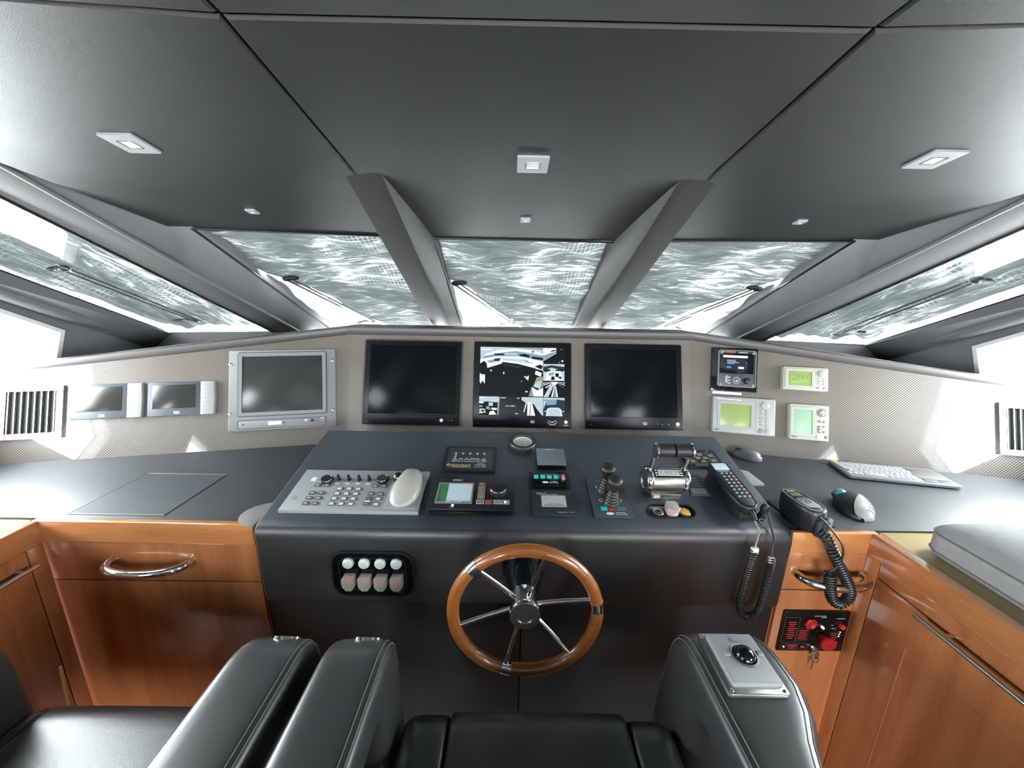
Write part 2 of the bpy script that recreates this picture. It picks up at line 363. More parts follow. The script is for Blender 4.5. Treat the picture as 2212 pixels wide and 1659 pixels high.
def coil(path, R, turns, n_per=14):
    path = smooth_path(path, 24); L = [0]
    for a, b in zip(path, path[1:]): L.append(L[-1] + (b - a).length)
    N = int(turns * n_per); out = []; nrm = None; k = 0
    for i in range(N + 1):
        d = L[-1] * i / N
        while k < len(L) - 2 and L[k + 1] < d: k += 1
        f = (d - L[k]) / max(1e-9, L[k + 1] - L[k]); p = path[k].lerp(path[k + 1], f); t = (path[k + 1] - path[k]).normalized()
        if nrm is None: nrm = t.orthogonal().normalized()
        nrm = (nrm - t * nrm.dot(t)).normalized(); bi = t.cross(nrm); a = 2 * PI * i / n_per
        out.append(p + (nrm * math.cos(a) + bi * math.sin(a)) * R)
    return out
def wallmesh(outer, holes, M, t):
    """flat plate with holes, drawn in 2-D, thickened by t along local z"""
    bm = bmesh.new(); es = []
    for loop in [outer] + holes:
        vs = [bm.verts.new((x, y, 0)) for x, y in loop]
        es += [bm.edges.new((vs[i], vs[(i + 1) % len(vs)])) for i in range(len(vs))]
    bmesh.ops.triangle_fill(bm, use_beauty=True, edges=es)
    g = bmesh.ops.extrude_face_region(bm, geom=list(bm.faces))
    for e in g['geom']:
        if isinstance(e, bmesh.types.BMVert): e.co.z += t
    bmesh.ops.transform(bm, matrix=M, verts=bm.verts)
    b = MB(); b.bm.free(); b.bm = bm; return b

# ------------------------------------------------------------------ reference planes
s_ = math.radians(13.566)
CON = frame((0, .92, -.643), (1, 0, 0), (0, math.cos(s_), math.sin(s_)))         # sloping console top
t_ = math.radians(19.9)
CEN = frame((0, 1.567, -.596), (1, 0, 0), (0, math.sin(t_), math.cos(t_)))       # dash, centre
def sideframe(s):
    h = Vector((1, -s * .222, 0)).normalized(); b = Vector((-h.y, h.x, 0)); t = math.radians(19.5)
    return frame((s * .75, 1.52 + .222 * .12, -.65), h, b * math.sin(t) + Vector((0, 0, math.cos(t))))
SL, SR = sideframe(-1), sideframe(1)
CA = lambda y: CZ(y) if y > .63 else CZ(.63) + (.63 - y) * math.tan(math.radians(1.5))
CZ = lambda y: .19 + (1.6 - y) * math.tan(math.radians(9.7))                    # headliner height over y

# ================================================================== SETTING
# ---- headliner: a backing plate and six padded panels with a seam between them
ceil = MB(); c_ = sroot('ceiling')
M_ceil = frame((0, 1.6, .19), (1, 0, 0), (0, math.cos(math.radians(9.7)), -math.sin(math.radians(9.7))))
M_ceil = Matrix.Translation((0, 0, -H)) @ M_ceil
b = MB(M_ceil); b.box(-1.34, 1.34, -1.08, -.02, .012, .05); b.build('backing', 'headliner', c_)
M_aft = Matrix.Translation((0, .63, CZ(.63))) @ Matrix.Rotation(math.radians(-1.5), 4, 'X')
b = MB(M_aft); b.box(-1.34, 1.34, -3.35, .01, .012, .05); b.build('backing', 'headliner', c_)
def ceilpanel(p, M=M_ceil):
    if sum(p[i][0] * p[(i + 1) % 4][1] - p[(i + 1) % 4][0] * p[i][1] for i in range(4)) < 0: p = p[::-1]
    b = MB(M); b.prism(p, 0.0, .02, 0, .004); b.build('ceiling_panel', 'headliner', c_)
g = .0022; ys = (.63 - 1.6) / math.cos(math.radians(9.7))
R4 = lambda x0, x1, y0, y1: [(x0, y0), (x1, y0), (x1, y1), (x0, y1)]
ceilpanel(R4(-.449 + g, .449 - g, ys + g, 0)); ceilpanel(R4(-.449 + g, .449 - g, -3.3, -g), M_aft)
dy_ = .065
ob = -.075                                                  # the windscreen edge runs back towards the sides
for s in (-1, 1):
    e1, e2 = s * (.449 + g), s * 1.322
    dy = .066
    ceilpanel([(e1, ys + g), (e2, ys + g - dy), (e2, ob), (e1, -.012)])
    ceilpanel([(e1, -g), (e1, -3.3), (e2, -3.3), (e2, -g - dy)], M_aft)
# ---- side soffits above the side windows, aft of the quarter panes
for s, nm in ((-1, 'trim_1'), (1, 'trim_2')):
    b = MB(); b.loft([[(s * 1.318, y, CA(y) - .004), (s * 1.522, y, z1), (s * 2.0, y, z2), (s * 2.0, y, z2 + .3), (s * 1.318, y, CA(y) + .05)] for y, z1, z2 in ((.95, .348, .306), (.63, .36, .31), (-2.7, .42, .33))])
    struct(b.build(nm, 'headliner', c_)); 
    o = bpy.data.objects[nm]; o.parent = None; o.matrix_world = WORLD

# ---- windscreen panes
PANES = {1: [(-.356, 1.596, .192), (.36, 1.602, .19), (.40, 2.78, -.285), (-.385, 2.80, -.29)],
         2: [(-1.229, 1.519, .2), (-.553, 1.573, .194), (-.55, 2.64, -.28), (-1.254, 2.64, -.295)],
         4: [(-1.522, .95, .347), (-1.405, 2.20, -.256), (-1.870, 2.07, -.256), (-2.0, .95, .305)]}
mir = lambda q, o: [(-q[i][0], q[i][1], q[i][2]) for i in o]
PANES[3] = mir(PANES[2], (1, 0, 3, 2)); PANES[5] = mir(PANES[4], (0, 1, 2, 3))
def pane_frame(q):
    q = [Vector(p) for p in q]; c = sum(q, Vector()) / 4; x = ((q[1] - q[0]) + (q[2] - q[3])).normalized(); y = ((q[0] - q[3]) + (q[1] - q[2])); y = (y - x * y.dot(x)).normalized()
    if x.x < 0: x = -x
    n = x.cross(y)
    if n.z < 0: y = -y; n = -n
    return frame(c, x, y)
for k, q in PANES.items():
    F = pane_frame(q); Fi = F.inverted(); b = MB(Fi @ WORLD); n = Fi.to_3x3().inverted() @ Vector((0, 0, 1))
    qq = [Vector(p) for p in q]; off = (F.to_3x3() @ Vector((0, 0, 1))) * .012
    b.loft([[tuple(p) for p in qq], [tuple(p + off) for p in qq]])
    o = struct(b.build(f'window_{k}', 'window_glass')); o.matrix_world = F
    # black gasket round the pane
    gk = MB(Fi @ WORLD); gk.tube([tuple(p - off * .2) for p in qq], .005, 6, closed=True); gk.build('gasket', 'gasket', o)

# ---- mullions between the panes
for s, nm in ((-1, 'trim_3'), (1, 'trim_4')):
    def sec(t):
        L = Vector((-.481, 1.10, .274)).lerp(Vector((-.590, 2.72, -.295)), t); Fd = Vector((-.378, 1.075, .278)).lerp(Vector((-.466, 2.74, -.295)), t)
        G = Vector((-.340, 1.30, .318)).lerp(Vector((-.386, 2.80, -.288)), t); B = Vector((-.548, 1.30, .318)).lerp(Vector((-.590, 2.82, -.27)), t)
        r = .012; a = (Fd - L).normalized()
        cor = [L + (B - L).normalized() * r, L + a * r, Fd - a * r * 2, Fd + (G - Fd).normalized() * r * 2.2]
        return [tuple(Vector((-s * p.x, p.y, p.z))) for p in (cor[0], cor[0].lerp(L, .75).lerp(cor[1].lerp(L, .75), .5), cor[1], cor[2], cor[2].lerp(Fd, .7).lerp(cor[3].lerp(Fd, .7), .5), cor[3], G, G + Vector((0, .02, .05)), B + Vector((0, .02, .05)), B)]
    b = MB(); b.loft([sec(t) for t in (-.06, .0, .25, .5, .75, 1)])
    o = struct(b.build(nm, 'mullion_vinyl', None, (0, 0, H), angle=30))

# ---- outer pillars: an upper face to the headliner, a face to pane 2 and a face to the quarter pane
for s, nm in ((-1, 'trim_5'), (1, 'trim_6')):
    V = lambda x, y, z: (-s * x, y, z)
    U0, U1, G0, G1 = V(-1.316, .95, .31), V(-1.329, 1.52, .204), V(-1.226, 1.516, .203), V(-1.250, 2.66, -.30)
    F0, Fm, F1 = V(-1.367, .95, .354), V(-1.346, 1.60, .060), V(-1.315, 2.39, -.298); P0, P1 = V(-1.523, .95, .348), V(-1.400, 2.24, -.275)
    b = MB(); up_v = Vector((0, .03, .09))
    A = [b.v(p) for p in (U0, U1, G0, G1, F1, Fm, F0, P0, P1)]
    B = [b.v(tuple(Vector(p) + up_v)) for p in (U0, U1, G0, G1, F1, P1, P0)]
    fc = b.bm.faces.new
    fc((A[0], A[6], A[5], A[1])); fc((A[1], A[5], A[2])); fc((A[2], A[5], A[4], A[3])); fc((A[6], A[7], A[8], A[4], A[5])); fc((A[0], A[7], A[6]))
    fc((B[0], B[1], B[2], B[3], B[4], B[5], B[6]))
    ordr = [(0, 0), (1, 1), (2, 2), (3, 3), (4, 4), (8, 5), (7, 6)]
    for i in range(7):
        (a0, b0), (a1, b1) = ordr[i], ordr[(i + 1) % 7]; fc((A[a0], A[a1], B[b1], B[b0]))
    o = struct(b.build(nm, 'pillar_vinyl', None, (0, 0, H), angle=75))
    # soft padded roll along the fold
    r_ = MB(); r_.tube([F0, Fm, F1], .008, 10); r_.build('piping', 'pillar_vinyl', o)

# ---- side walls with the long eye-shaped window and the next window aft
SW = [(1.664, -.205), (1.625, -.31), (1.55, -.50), (.60, -.50), (.47, -.28), (.80, -.07), (1.02, .13), (1.18, .13), (1.30, .0), (1.44, -.087)]
SW2 = [(-.60, -.40), (-2.2, -.40), (-2.2, .17), (-.78, .17)]
outer = [(-2.7, -H), (2.16, -H), (2.16, -.256), (2.07, -.256), (.95, .32), (.63, .33), (-2.7, .36)]
for s, nm, wi in ((-1, 'wall_left', 6), (1, 'wall_right', 8)):
    M = Matrix(((0, 0, s, s * 1.97), (1, 0, 0, 0), (0, 1, 0, 0), (0, 0, 0, 1)))
    o = struct(wallmesh(outer, [SW, SW2], M, .07).build(nm, 'wall_vinyl', None, (0, 0, H)))
    # rounded padded rail following the top of the window
    rl = MB(); pth = smooth_path([(s * 1.962, 2.10, -.31), (s * 1.955, 1.74, -.165), (s * 1.955, 1.48, -.045), (s * 1.955, 1.30, .06), (s * 1.955, 1.15, .175), (s * 1.955, .8, .215), (s * 1.955, -.2, .225)], 5)
    rl.tube(pth, lambda t: .006 + .022 * min(1, t * 5), 12); rl.build('padded_rail', 'pillar_vinyl', o)
    bm_ = MB(); bm_.loft([[(s * xa, ya, za), (s * xb, yb, zb), (s * 2.06, yb, zb), (s * 2.06, ya, za + .02)] for xa, ya, za, xb, yb, zb in ((1.862, 2.085, -.268, 1.966, 2.13, -.38), (1.9965, .93, .306, 1.966, .93, .20))]); bm_.build('window_beam', 'pillar_vinyl', o)
    wt = MB(M); wt.prism([(.565, -.515), (.40, -.515), (.25, -.29), (.44, -.275)], -.014, -.001, 0, .004); wt.build('wooden_trim', 'cherry', o)
    for i, hole in enumerate((SW, SW2)):
        g = MB(M); g.prism(hole, .030, .036)
        w_ = struct(g.build(f'window_{wi + i}', 'window_glass', None, (0, 0, H)))
        f = MB(M); f.ring(hole, inset(hole, .016), -.008, .045); f.build('window_frame', 'frame_white', w_)
# ---- wall under the windscreen, unseen back bulkhead with a glazed opening sized to light the cabinet fronts, floor
base = [(-1.975, 2.06), (-1.870, 2.066), (-1.405, 2.196), (-1.254, 2.60), (-.55, 2.62), (-.385, 2.76), (.40, 2.75), (.55, 2.62), (1.254, 2.60), (1.405, 2.196), (1.870, 2.066), (1.975, 2.06)]
b = MB(); b.loft([[(x, y, -.42), (x, y, zz), (x, y + .06, zz), (x, y + .06, -.42)] for x, y, zz in [(x, y, -.256 if abs(x) > 1.3 else -.318) for x, y in base]]); struct(b.build('wall_front', 'pillar_vinyl', None, (0, 0, H), angle=20))
Mb = Matrix(((1, 0, 0, 0), (0, 0, -1, -2.6), (0, 1, 0, 0), (0, 0, 0, 1)))
hb = [(-1.1, -1.0), (1.1, -1.0), (1.1, -.2), (-1.1, -.2)]
struct(wallmesh([(-2.04, -H), (2.04, -H), (2.04, .55), (-2.04, .55)], [hb], Mb, .06).build('wall_back', 'wall_vinyl', None, (0, 0, H)))
g = MB(Mb); g.prism(hb, .02, .026); struct(g.build('window_10', 'window_glass', None, (0, 0, H)))
b = MB(); b.box(-2.04, 2.04, -2.66, 2.9, -H - .05, -H); struct(b.build('floor', 'floor_wood', None, (0, 0, H)))

# ---- sun covers lying on the outside of the windscreen, with the wipers over them
def cover(k, ul, ur, label=None, m='silver_mesh', name='sun_cover', parent=None, off=.016, seed=0, v0=0, v1=1):
    """a gently crumpled sheet a little outside pane k; u runs left to right, v top to bottom, ul/ur give its two edges"""
    q = [Vector(p) for p in PANES[k]]; F = pane_frame(PANES[k]); Fi = F.inverted(); nrm = F.to_3x3() @ Vector((0, 0, 1))
    P = lambda u, v: (q[0].lerp(q[1], u)).lerp(q[3].lerp(q[2], u), v)
    N = 30; rnd = random.Random(seed); ph = [rnd.uniform(0, 6) for _ in range(6)]
    b = MB(Fi @ WORLD); grid = []
    for i in range(N + 1):
        row = []; v = v0 + (v1 - v0) * i / N
        for j in range(N + 1):
            u = ul(v) + (ur(v) - ul(v)) * j / N
            wv = .010 * math.sin(v * 13 + u * 5 + ph[0]) + .006 * math.sin(u * 17 - v * 23 + ph[1]) + .004 * math.sin(v * 47 + 4 * math.sin(u * 6 + ph[2]))
            row.append(b.v(tuple(P(u, v) + nrm * (off + .02 + wv))))
        grid.append(row)
    for i in range(N):
        for j in range(N): b.bm.faces.new((grid[i][j], grid[i][j + 1], grid[i + 1][j + 1], grid[i + 1][j]))
    o = b.build(name, m, parent)
    if parent is None: o.matrix_world = F; tag(o, label, 'sun cover', 'windscreen sun covers')
    return o
def wiper(k, piv, tip, tip2, label, side):
    q = [Vector(p) for p in PANES[k]]; F = pane_frame(PANES[k]); nrm = F.to_3x3() @ Vector((0, 0, 1))
    piv, tip, tip2 = Vector(piv) + nrm * .02, Vector(tip) + nrm * .02, Vector(tip2) + nrm * .02
    t = thing('windscreen_wiper', label, 'wiper', WORLD, piv, 0, 'windscreen wipers'); Tm = Matrix.Translation(-piv)
    ax = (tip - piv).normalized(); sd = ax.cross(nrm).normalized()
    b = MB(Tm); b.ball(tuple(piv), .024, .02, .014, 14, 8); b.ball(tuple(piv + sd * side * .03), .034, .016, .012, 14, 8); b.build('pivot_housing', 'black_plastic', t)
    for d in (-.016, .016):
        b = MB(Tm); b.tube([tuple(piv + sd * d + ax * .02), tuple(piv.lerp(tip, .55) + sd * d), tuple(tip + sd * d * .8)], .0045, 6); b.build('arm_rod', 'brushed', t)
    b = MB(Tm); b.tube([tuple(tip2), tuple(tip2.lerp(tip, .5) + nrm * .012), tuple(tip)], .006, 6); b.build('blade', 'rubber', t)
    return t
def ramp(*pts):
    def f(v):
        for (v0, a), (v1, c) in zip(pts, pts[1:]):
            if v <= v1: return a + (c - a) * max(0, v - v0) / (v1 - v0)
        return pts[-1][1]
    return f
one, zero = (lambda v: 1), (lambda v: 0)
e1 = ramp((0, 0), (.37, 0), (.38, .03), (.93, .47), (1, .52))
o = cover(1, e1, one, 'silver mesh sun cover outside the centre windscreen pane', seed=1); cover(1, zero, e1, None, 'white_mesh', 'loose_flap', o, seed=7, v0=.371)
e2 = ramp((0, 0), (.30, 0), (.385, .12), (.93, .47), (1, .52))
o = cover(2, e2, one, 'silver mesh sun cover outside the pane left of centre', seed=2); cover(2, zero, e2, None, 'white_mesh', 'loose_flap', o, seed=8, v0=.36)
e3 = lambda v: 1 - e2(v)
o = cover(3, zero, e3, 'silver mesh sun cover outside the pane right of centre', seed=3); cover(3, e3, one, None, 'white_mesh', 'loose_flap', o, seed=9, v0=.36)
def outer_cover(k, label, seed):
    q = PANES[k]; keep = PANES[k]
    PANES[k] = [q[0], q[1], q[2], q[3]]
    o = cover(k, lambda v: .16 + .03 * v, one, label, seed=seed, v1=1.05); PANES[k] = keep; return o
outer_cover(4, 'silver mesh sun cover on the outermost pane above the left side window', 4)
outer_cover(5, 'silver mesh sun cover on the outermost pane above the right side window', 5)
wiper(1, (-.334, 2.057, .007), (-.019, 2.70, -.249), (-.12, 2.72, -.257), 'wiper with its arm across the centre windscreen pane', 1)
wiper(2, (-1.143, 1.946, .014), (-.941, 2.537, -.241), (-1.06, 2.56, -.252), 'wiper on the pane left of centre', 1)
wiper(3, (1.175, 1.959, .007), (.957, 2.52, -.232), (1.08, 2.56, -.252), 'wiper on the pane right of centre', -1)
wiper(4, (-1.79, 1.551, .031), (-1.701, 2.055, -.212), (-1.80, 2.0, -.20), 'wiper on the outermost pane above the left side window', -1)
wiper(5, (1.74, 1.52, .049), (1.702, 2.082, -.224), (1.80, 2.0, -.20), 'wiper on the outermost pane above the right side window', 1)
# glass-domed compass on the shelf behind the dash lip
t = thing('dome_compass', 'clear glass compass dome behind the dash lip below the centre pane', 'compass', WORLD, (.032, 2.2, -.252))
b = MB(); b.lathe([(.070, 0), (.070, .010), (.062, .016)], n=32); b.build('base', 'black_plastic', t)
b = MB(); b.lathe([(.045, .015), (.045, .030), (.030, .038), (.004, .041)], n=28); b.build('card', 'white_plastic', t)
b = MB(); b.lathe([(.060 * math.cos(a), .014 + .050 * math.sin(a)) for a in [PI / 2 * k / 8 for k in range(8)]], n=32); b.build('dome', 'clear_plastic', t)

# ---- recessed downlights in the headliner
def downlight(name, label, x, y, s, group):
    F = frame((x, y, CZ(y)), (1, 0, 0), (0, -math.cos(math.radians(9.7)), math.sin(math.radians(9.7))))
    F = Matrix.Translation((x, y, CZ(y) + H)) @ Matrix.Rotation(math.radians(-9.7), 4, 'X')
    t = thing(name, label, 'downlight', F, (0, 0, 0), 0, group); h = -.005
    b = MB(); b.ring(rrect(0, 0, s, s, .003), rrect(0, 0, s * .44, s * .40, .002), h, .004); b.build('frame', 'satin', t)
    b = MB(); b.rbox(0, 0, s * .44, s * .40, -.0044, .002, .001, .0003); b.build('lens', 'lens', t)
    b = MB(); b.ring(rrect(0, 0, s * .46, s * .42, .001), rrect(0, 0, s * .42, s * .38, .001), h - .0008, h + .001); b.build('lens_rim', 'chrome', t)
for x, l in ((-.893, 'left'), (0, 'centre'), (.893, 'right')):
    y = 1.01 if x == 0 else .953
    downlight('square_downlight', f'large square chrome downlight in the {l} headliner panel', x, y, .074, 'large square downlights')
for x, l in ((-.891, 'left'), (-.003, 'centre'), (.894, 'right')):
    y = 1.378 if x > -.1 and x < .1 else 1.348
    downlight('mini_downlight', f'tiny square downlight above the {l} windscreen pane', x, y, .032, 'small square downlights')

# ================================================================== DASHBOARD
dash = thing('dashboard', 'wide wraparound dashboard in carbon weave under the windscreen', 'dashboard')
def onto(o, parent_root, M):
    o.parent = parent_root; o.matrix_parent_inverse = parent_root.matrix_world.inverted(); o.matrix_world = M; return o
b = MB(); b.prism([(-.760, -.06), (.760, -.06), (.760, .432), (-.760, .432)], -.02, 0); onto(b.build('center_panel', 'carbon_center'), dash, CEN)
b = MB(); b.prism([(-1.25, -.01), (.004, -.01), (.042, .482), (-1.25, .338)], -.02, 0); onto(b.build('side_panel', 'carbon_side'), dash, SL)
b = MB(); b.prism([(-.004, -.01), (1.25, -.01), (1.25, .338), (-.042, .482)], -.02, 0); onto(b.build('side_panel', 'carbon_side'), dash, SR)
# padded lip along the top of the dash, with the shelf behind it
lipP = [(-2.0, 1.392, -.333), (-.760, 1.705, -.188), (.760, 1.705, -.188), (2.0, 1.392, -.333)]
b = MB(); secs = []
for i, p in enumerate(lipP):
    d = Vector(((.25, .97, 0), (.11, .993, 0), (-.11, .993, 0), (-.25, .97, 0))[i]); p = Vector(p); u = Vector((0, 0, 1))
    prof = [(.10, -.018), (.002, -.018), (-.006, -.0165), (-.010, -.012), (-.0125, .008), (-.0105, .0155), (-.004, .019), (.10, .0195)]
    secs.append([tuple(p + d * a + u * c) for a, c in prof])
for k in range(3): b.loft(secs[k:k + 2])
b.build('lip', 'lip', dash)
b = MB(); sh = [(-1.98, 1.44, -.322), (-.76, 1.75, -.170), (.76, 1.75, -.170), (1.98, 1.44, -.322)]; fa = [(-1.98, 2.08, -.35), (-.76, 2.72, -.34), (.76, 2.72, -.34), (1.98, 2.08, -.35)]
b.loft([[sh[i], fa[i], tuple(Vector(fa[i]) - Vector((0, 0, .02))), tuple(Vector(sh[i]) - Vector((0, 0, .03)))] for i in range(4)]); b.build('top_shelf', 'headliner', dash)

# ================================================================== HELM CONSOLE
con = thing('helm_console', 'black leather helm console carrying the wheel and controls', 'console')
prof = [(1.385, -.886), (1.385, -.540), (1.378, -.532)]
r = .028; fy, fz = .92, -.643
d_ = Vector((math.cos(s_), math.sin(s_)))
for k in range(7):                                          # rounded front edge between slope and front face
    a = k / 6; p0 = Vector((fy, fz)) + d_ * r * 1.1; p1 = Vector((fy, fz)); p2 = Vector((fy + .002, fz - r * 1.1)); q = p0.lerp(p1, a).lerp(p1.lerp(p2, a), a); prof.append((q.x, q.y))
prof += [(fy + .006, -.872), (fy + .010, -.882), (fy + .018, -.886)]
b = MB(YZX); b.prism(prof, -.743, .743, .010, .010); ub = b.build('upper_body', ['console_leather', 'console_sheen'], con, angle=30)
for f in ub.data.polygons:                                  # sky sheen painted as a lighter, bluer leather on upward faces
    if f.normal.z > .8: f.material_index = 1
b = MB()
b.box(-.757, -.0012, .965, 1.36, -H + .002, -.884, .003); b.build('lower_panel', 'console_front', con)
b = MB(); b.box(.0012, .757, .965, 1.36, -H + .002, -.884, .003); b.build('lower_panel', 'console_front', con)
b = MB(); b.box(-.74, .74, 1.386, 1.528, -.70, -.618, .004); b.build('rear_shelf', 'console_leather', con)

# ---- recess of guarded engine switches on the console front
FRONT = frame((0, .9225, -.643), (1, 0, 0), (0, .02, 1))
t = thing('engine_switch_panel', 'recessed black panel of eight round clear-capped switches left of the wheel', 'switch panel', FRONT, (-.419, -.137, 0))
b = MB(); b.ring(rrect(0, 0, .234, .146, .042, 6), rrect(0, 0, .222, .134, .037, 6), 0, .005); b.build('bezel', 'black_plastic', t)
b = MB(); b.prism(rrect(0, 0, .224, .136, .038, 6), -.002, .0015); b.build('back_plate', 'black_gloss', t)
b = MB(); b.ring(rrect(0, 0, .190, .104, .026, 6), rrect(0, 0, .184, .098, .024, 6), .001, .003); b.build('inner_step', 'black_plastic', t)
for i in range(4):
    x = -.066 + i * .0443
    b = MB(); b.lathe([(.0155, .001), (.0155, .006), (.0145, .0085), (.011, .010)], x, .036, 20); o = b.build('indicator_lamp', 'white_plastic', t)
    b = MB(); b.lathe([(.0105, .009), (.0095, .0115), (.006, .0125)], x, .036, 16); b.build('lamp_lens', 'lcd_pale', o)
    pts = [(x - .017, -.03), (x - .007, -.043), (x + .009, -.043), (x + .018, -.03), (x + .018, .002), (x - .012, .002), (x - .018, -.008)]
    b = MB(); b.prism(pts, .001, .020, .004); o = b.build('clear_guard', 'clear_plastic', t)
    b = MB(); b.lathe([(.009, .001), (.009, .012), (.007, .014)], x, -.019, 16); b.build('push_button', 'red', o)
    b = MB(); b.ring(ngon(x, -.019, .0135), ngon(x, -.019, .0095), .001, .005); b.build('button_ring', 'chrome', o)

# ---- steering wheel: varnished rim, chrome spokes, hub and column
wc = Vector((0, .765, -.752))
WF = frame(wc, (1, 0, 0), (0, 0, 1))                        # local z points at the driver
t = thing('steering_wheel', 'round varnished wooden steering wheel with six chrome spokes', 'steering wheel', WF)
R0, rr_ = .1725, .0155
ang = [math.atan2(.044, .159) - .03 + k * PI / 3 for k in range(6)]
joints = [ang[2], ang[0] - .14, ang[4]]
joints = [ang[2], ang[0] - .10, ang[4] + .02]
b = MB(); b.tube([(R0 * math.cos(2 * PI * i / 96), R0 * math.sin(2 * PI * i / 96), 0) for i in range(96)], rr_, 16, closed=True); b.build('rim', 'wheel_wood', t)
for a in joints:
    b = MB(); b.tube([(R0 * math.cos(a + k * .018), R0 * math.sin(a + k * .018), 0) for k in range(-4, 5)], rr_ + .0008, 16); b.build('rim_joint', 'chrome', t)
for a in ang:
    b = MB(); c, s = math.cos(a), math.sin(a); b.tube([(.028 * c, .028 * s, -.022), (.10 * c, .10 * s, -.012), ((R0 - .01) * c, (R0 - .01) * s, 0)], .0062, 12); b.build('spoke', 'chrome', t)
b = MB(); b.lathe([(.033, -.055), (.034, -.012), (.037, -.006), (.038, .004), (.036, .010), (.020, .011), (.018, .006), (.014, .003), (.006, .0025)], n=40); b.build('hub', 'chrome', t)
b = MB(); b.lathe([(.0365, .0085), (.0365, .0112), (.021, .0118), (.0205, .0095)], n=40); b.build('hub_ring', 'pewter', t)
b = MB(); b.lathe([(.058, -.158), (.058, -.150), (.050, -.145), (.046, -.10), (.034, -.055)], n=36); b.build('column', 'black_gloss', t)

# ================================================================== DEVICES ON THE CONSOLE SLOPE
def place(name, label, cat, u, v, F=CON, rz=0, group=None): return thing(name, label, cat, F, (u, v, 0), rz, group)

# radar control keyboard with trackball
t = place('radar_control_panel', 'large light grey control panel with keys, knobs and a trackball hump', 'control panel', -.4995, .1455)
X = lambda u: u + .4995
Yv = lambda v: v - .1455
b = MB(); b.prism([(-.198, -.0875), (.199, -.0875), (.199, .0875), (-.198, .0875)], 0, .012, .003); b.build('body', 'grey_keypad', t)
for u, v in ((-.609, .181), (-.438, .187)):
    b = MB(); b.lathe([(.0185, .012), (.0185, .020), (.0165, .0235), (.015, .0235), (.014, .0222), (.005, .0222)], X(u), Yv(v), 28); b.build('large_knob', 'dark_metal', t)
for i, u in enumerate((-.575, -.543, -.511, -.480)):
    b = MB(); b.lathe([(.0062, .012), (.0062, .018), (.0048, .019), (.0044, .030), (.003, .0315)], X(u), Yv(.186), 14); b.build('small_knob', 'black_plastic', t)
    b = MB(); b.prism(ngon(X(u), Yv(.170), .0075, .0028, 14), .012, .0124); b.build('knob_label', 'white_print', t)
b = MB(); b.prism(rrect(X(-.653), Yv(.187), .017, .017, .002), .012, .0124); b.build('sticker', 'white_print', t)
kme = None
keys = [(u, v, 1) for u in (-.629, -.601) for v in (.159,)] + [(u, v, 1) for u in (-.453, -.426) for v in (.159,)] + [(u, v, 1) for u in (-.630, -.603) for v in (.126, .105, .083)] + \
       [(u, v, 2) for u in (-.556, -.528, -.500) for v in (.145, .124, .104, .083)] + [(-.455, .125, 1), (-.427, .124, 1), (-.427, .105, 2), (-.427, .083, 2)]
kb = MB(); kb.rbox(0, 0, .0195, .0125, .0115, .0145, .0025, .0008, 2); kme = kb.mesh('key', 'key_grey')
k1 = MB(); k1.box(-.005, .005, -.0012, .0012, .0145, .0148); k1m = k1.mesh('key_print', 'white_print')
k2 = MB(); k2.box(-.007, .007, -.0040, -.0006, .0145, .0148); k2.box(-.006, .006, .0006, .0040, .0145, .0148); k2m = k2.mesh('key_print', 'white_print')
for u, v, n in keys:
    o = link('key', kme, t, (X(u), Yv(v), 0)); link('key_print', k1m if n == 1 else k2m, o)
b = MB(); b.rbox(X(-.4545), Yv(.094), .0195, .033, .0115, .0148, .003, .0008); b.build('rocker_key', 'key_grey', t)
marks([(X(-.4545), Yv(.094), .017, .005), (X(-.4545), Yv(.104), .004, .0015), (X(-.4545), Yv(.083), .004, .0015)], .0148, 'white_print', t, 'rocker_print')
marks([(X(-.617), Yv(.145), .011, .003), (X(-.441), Yv(.145), .011, .003)], .0122, 'grey_print', t)
marks([(X(-.672), Yv(.112 - i * .004), .016, .0008) for i in range(4)], .0121, 'grey_device', t)
# palm hump beside the ball
b = MB(); b.prism(rrect(X(-.356), Yv(.141), .098, .143, .006), .012, .0132, .0008); b.build('trackball_plate', 'grey_keypad', t)
b = MB(); rings = []
for i in range(15):
    a = i / 14; a = a * a * (3 - 2 * a); yy = .0735 + .142 * a
    half = .0435 * (1 - min(1, (.45 - a) / .452) ** 2.4) ** .5 if a < .45 else .0435 * (1 - .36 * ((a - .45) / .55) ** 1.4)
    if a > .96: half *= .72
    half = max(.004, half); cxx = -.357 + .009 * a; hh = .004 + .034 * math.sin(PI * min(1, .06 + a * .66)) ** 1.2 * (1 if a < .97 else .6)
    rings.append([(X(cxx + half * math.cos(PI * j / 14)), Yv(yy), .0125 + hh * math.sin(PI * j / 14) ** .75) for j in range(15)])
b.loft(rings); b.build('palm_rest', 'beige_dome', t, angle=60)
b = MB(); b.ball((X(-.388), Yv(.186), .026), .0165, .0165, .0165, 20, 12); b.build('trackball', 'dark_metal', t)
b = MB(); b.prism([(X(-.368), Yv(.213)), (X(-.322), Yv(.202)), (X(-.322), Yv(.196)), (X(-.350), Yv(.205))], .012, .0375, .001); b.build('thumb_button', 'pewter', t)

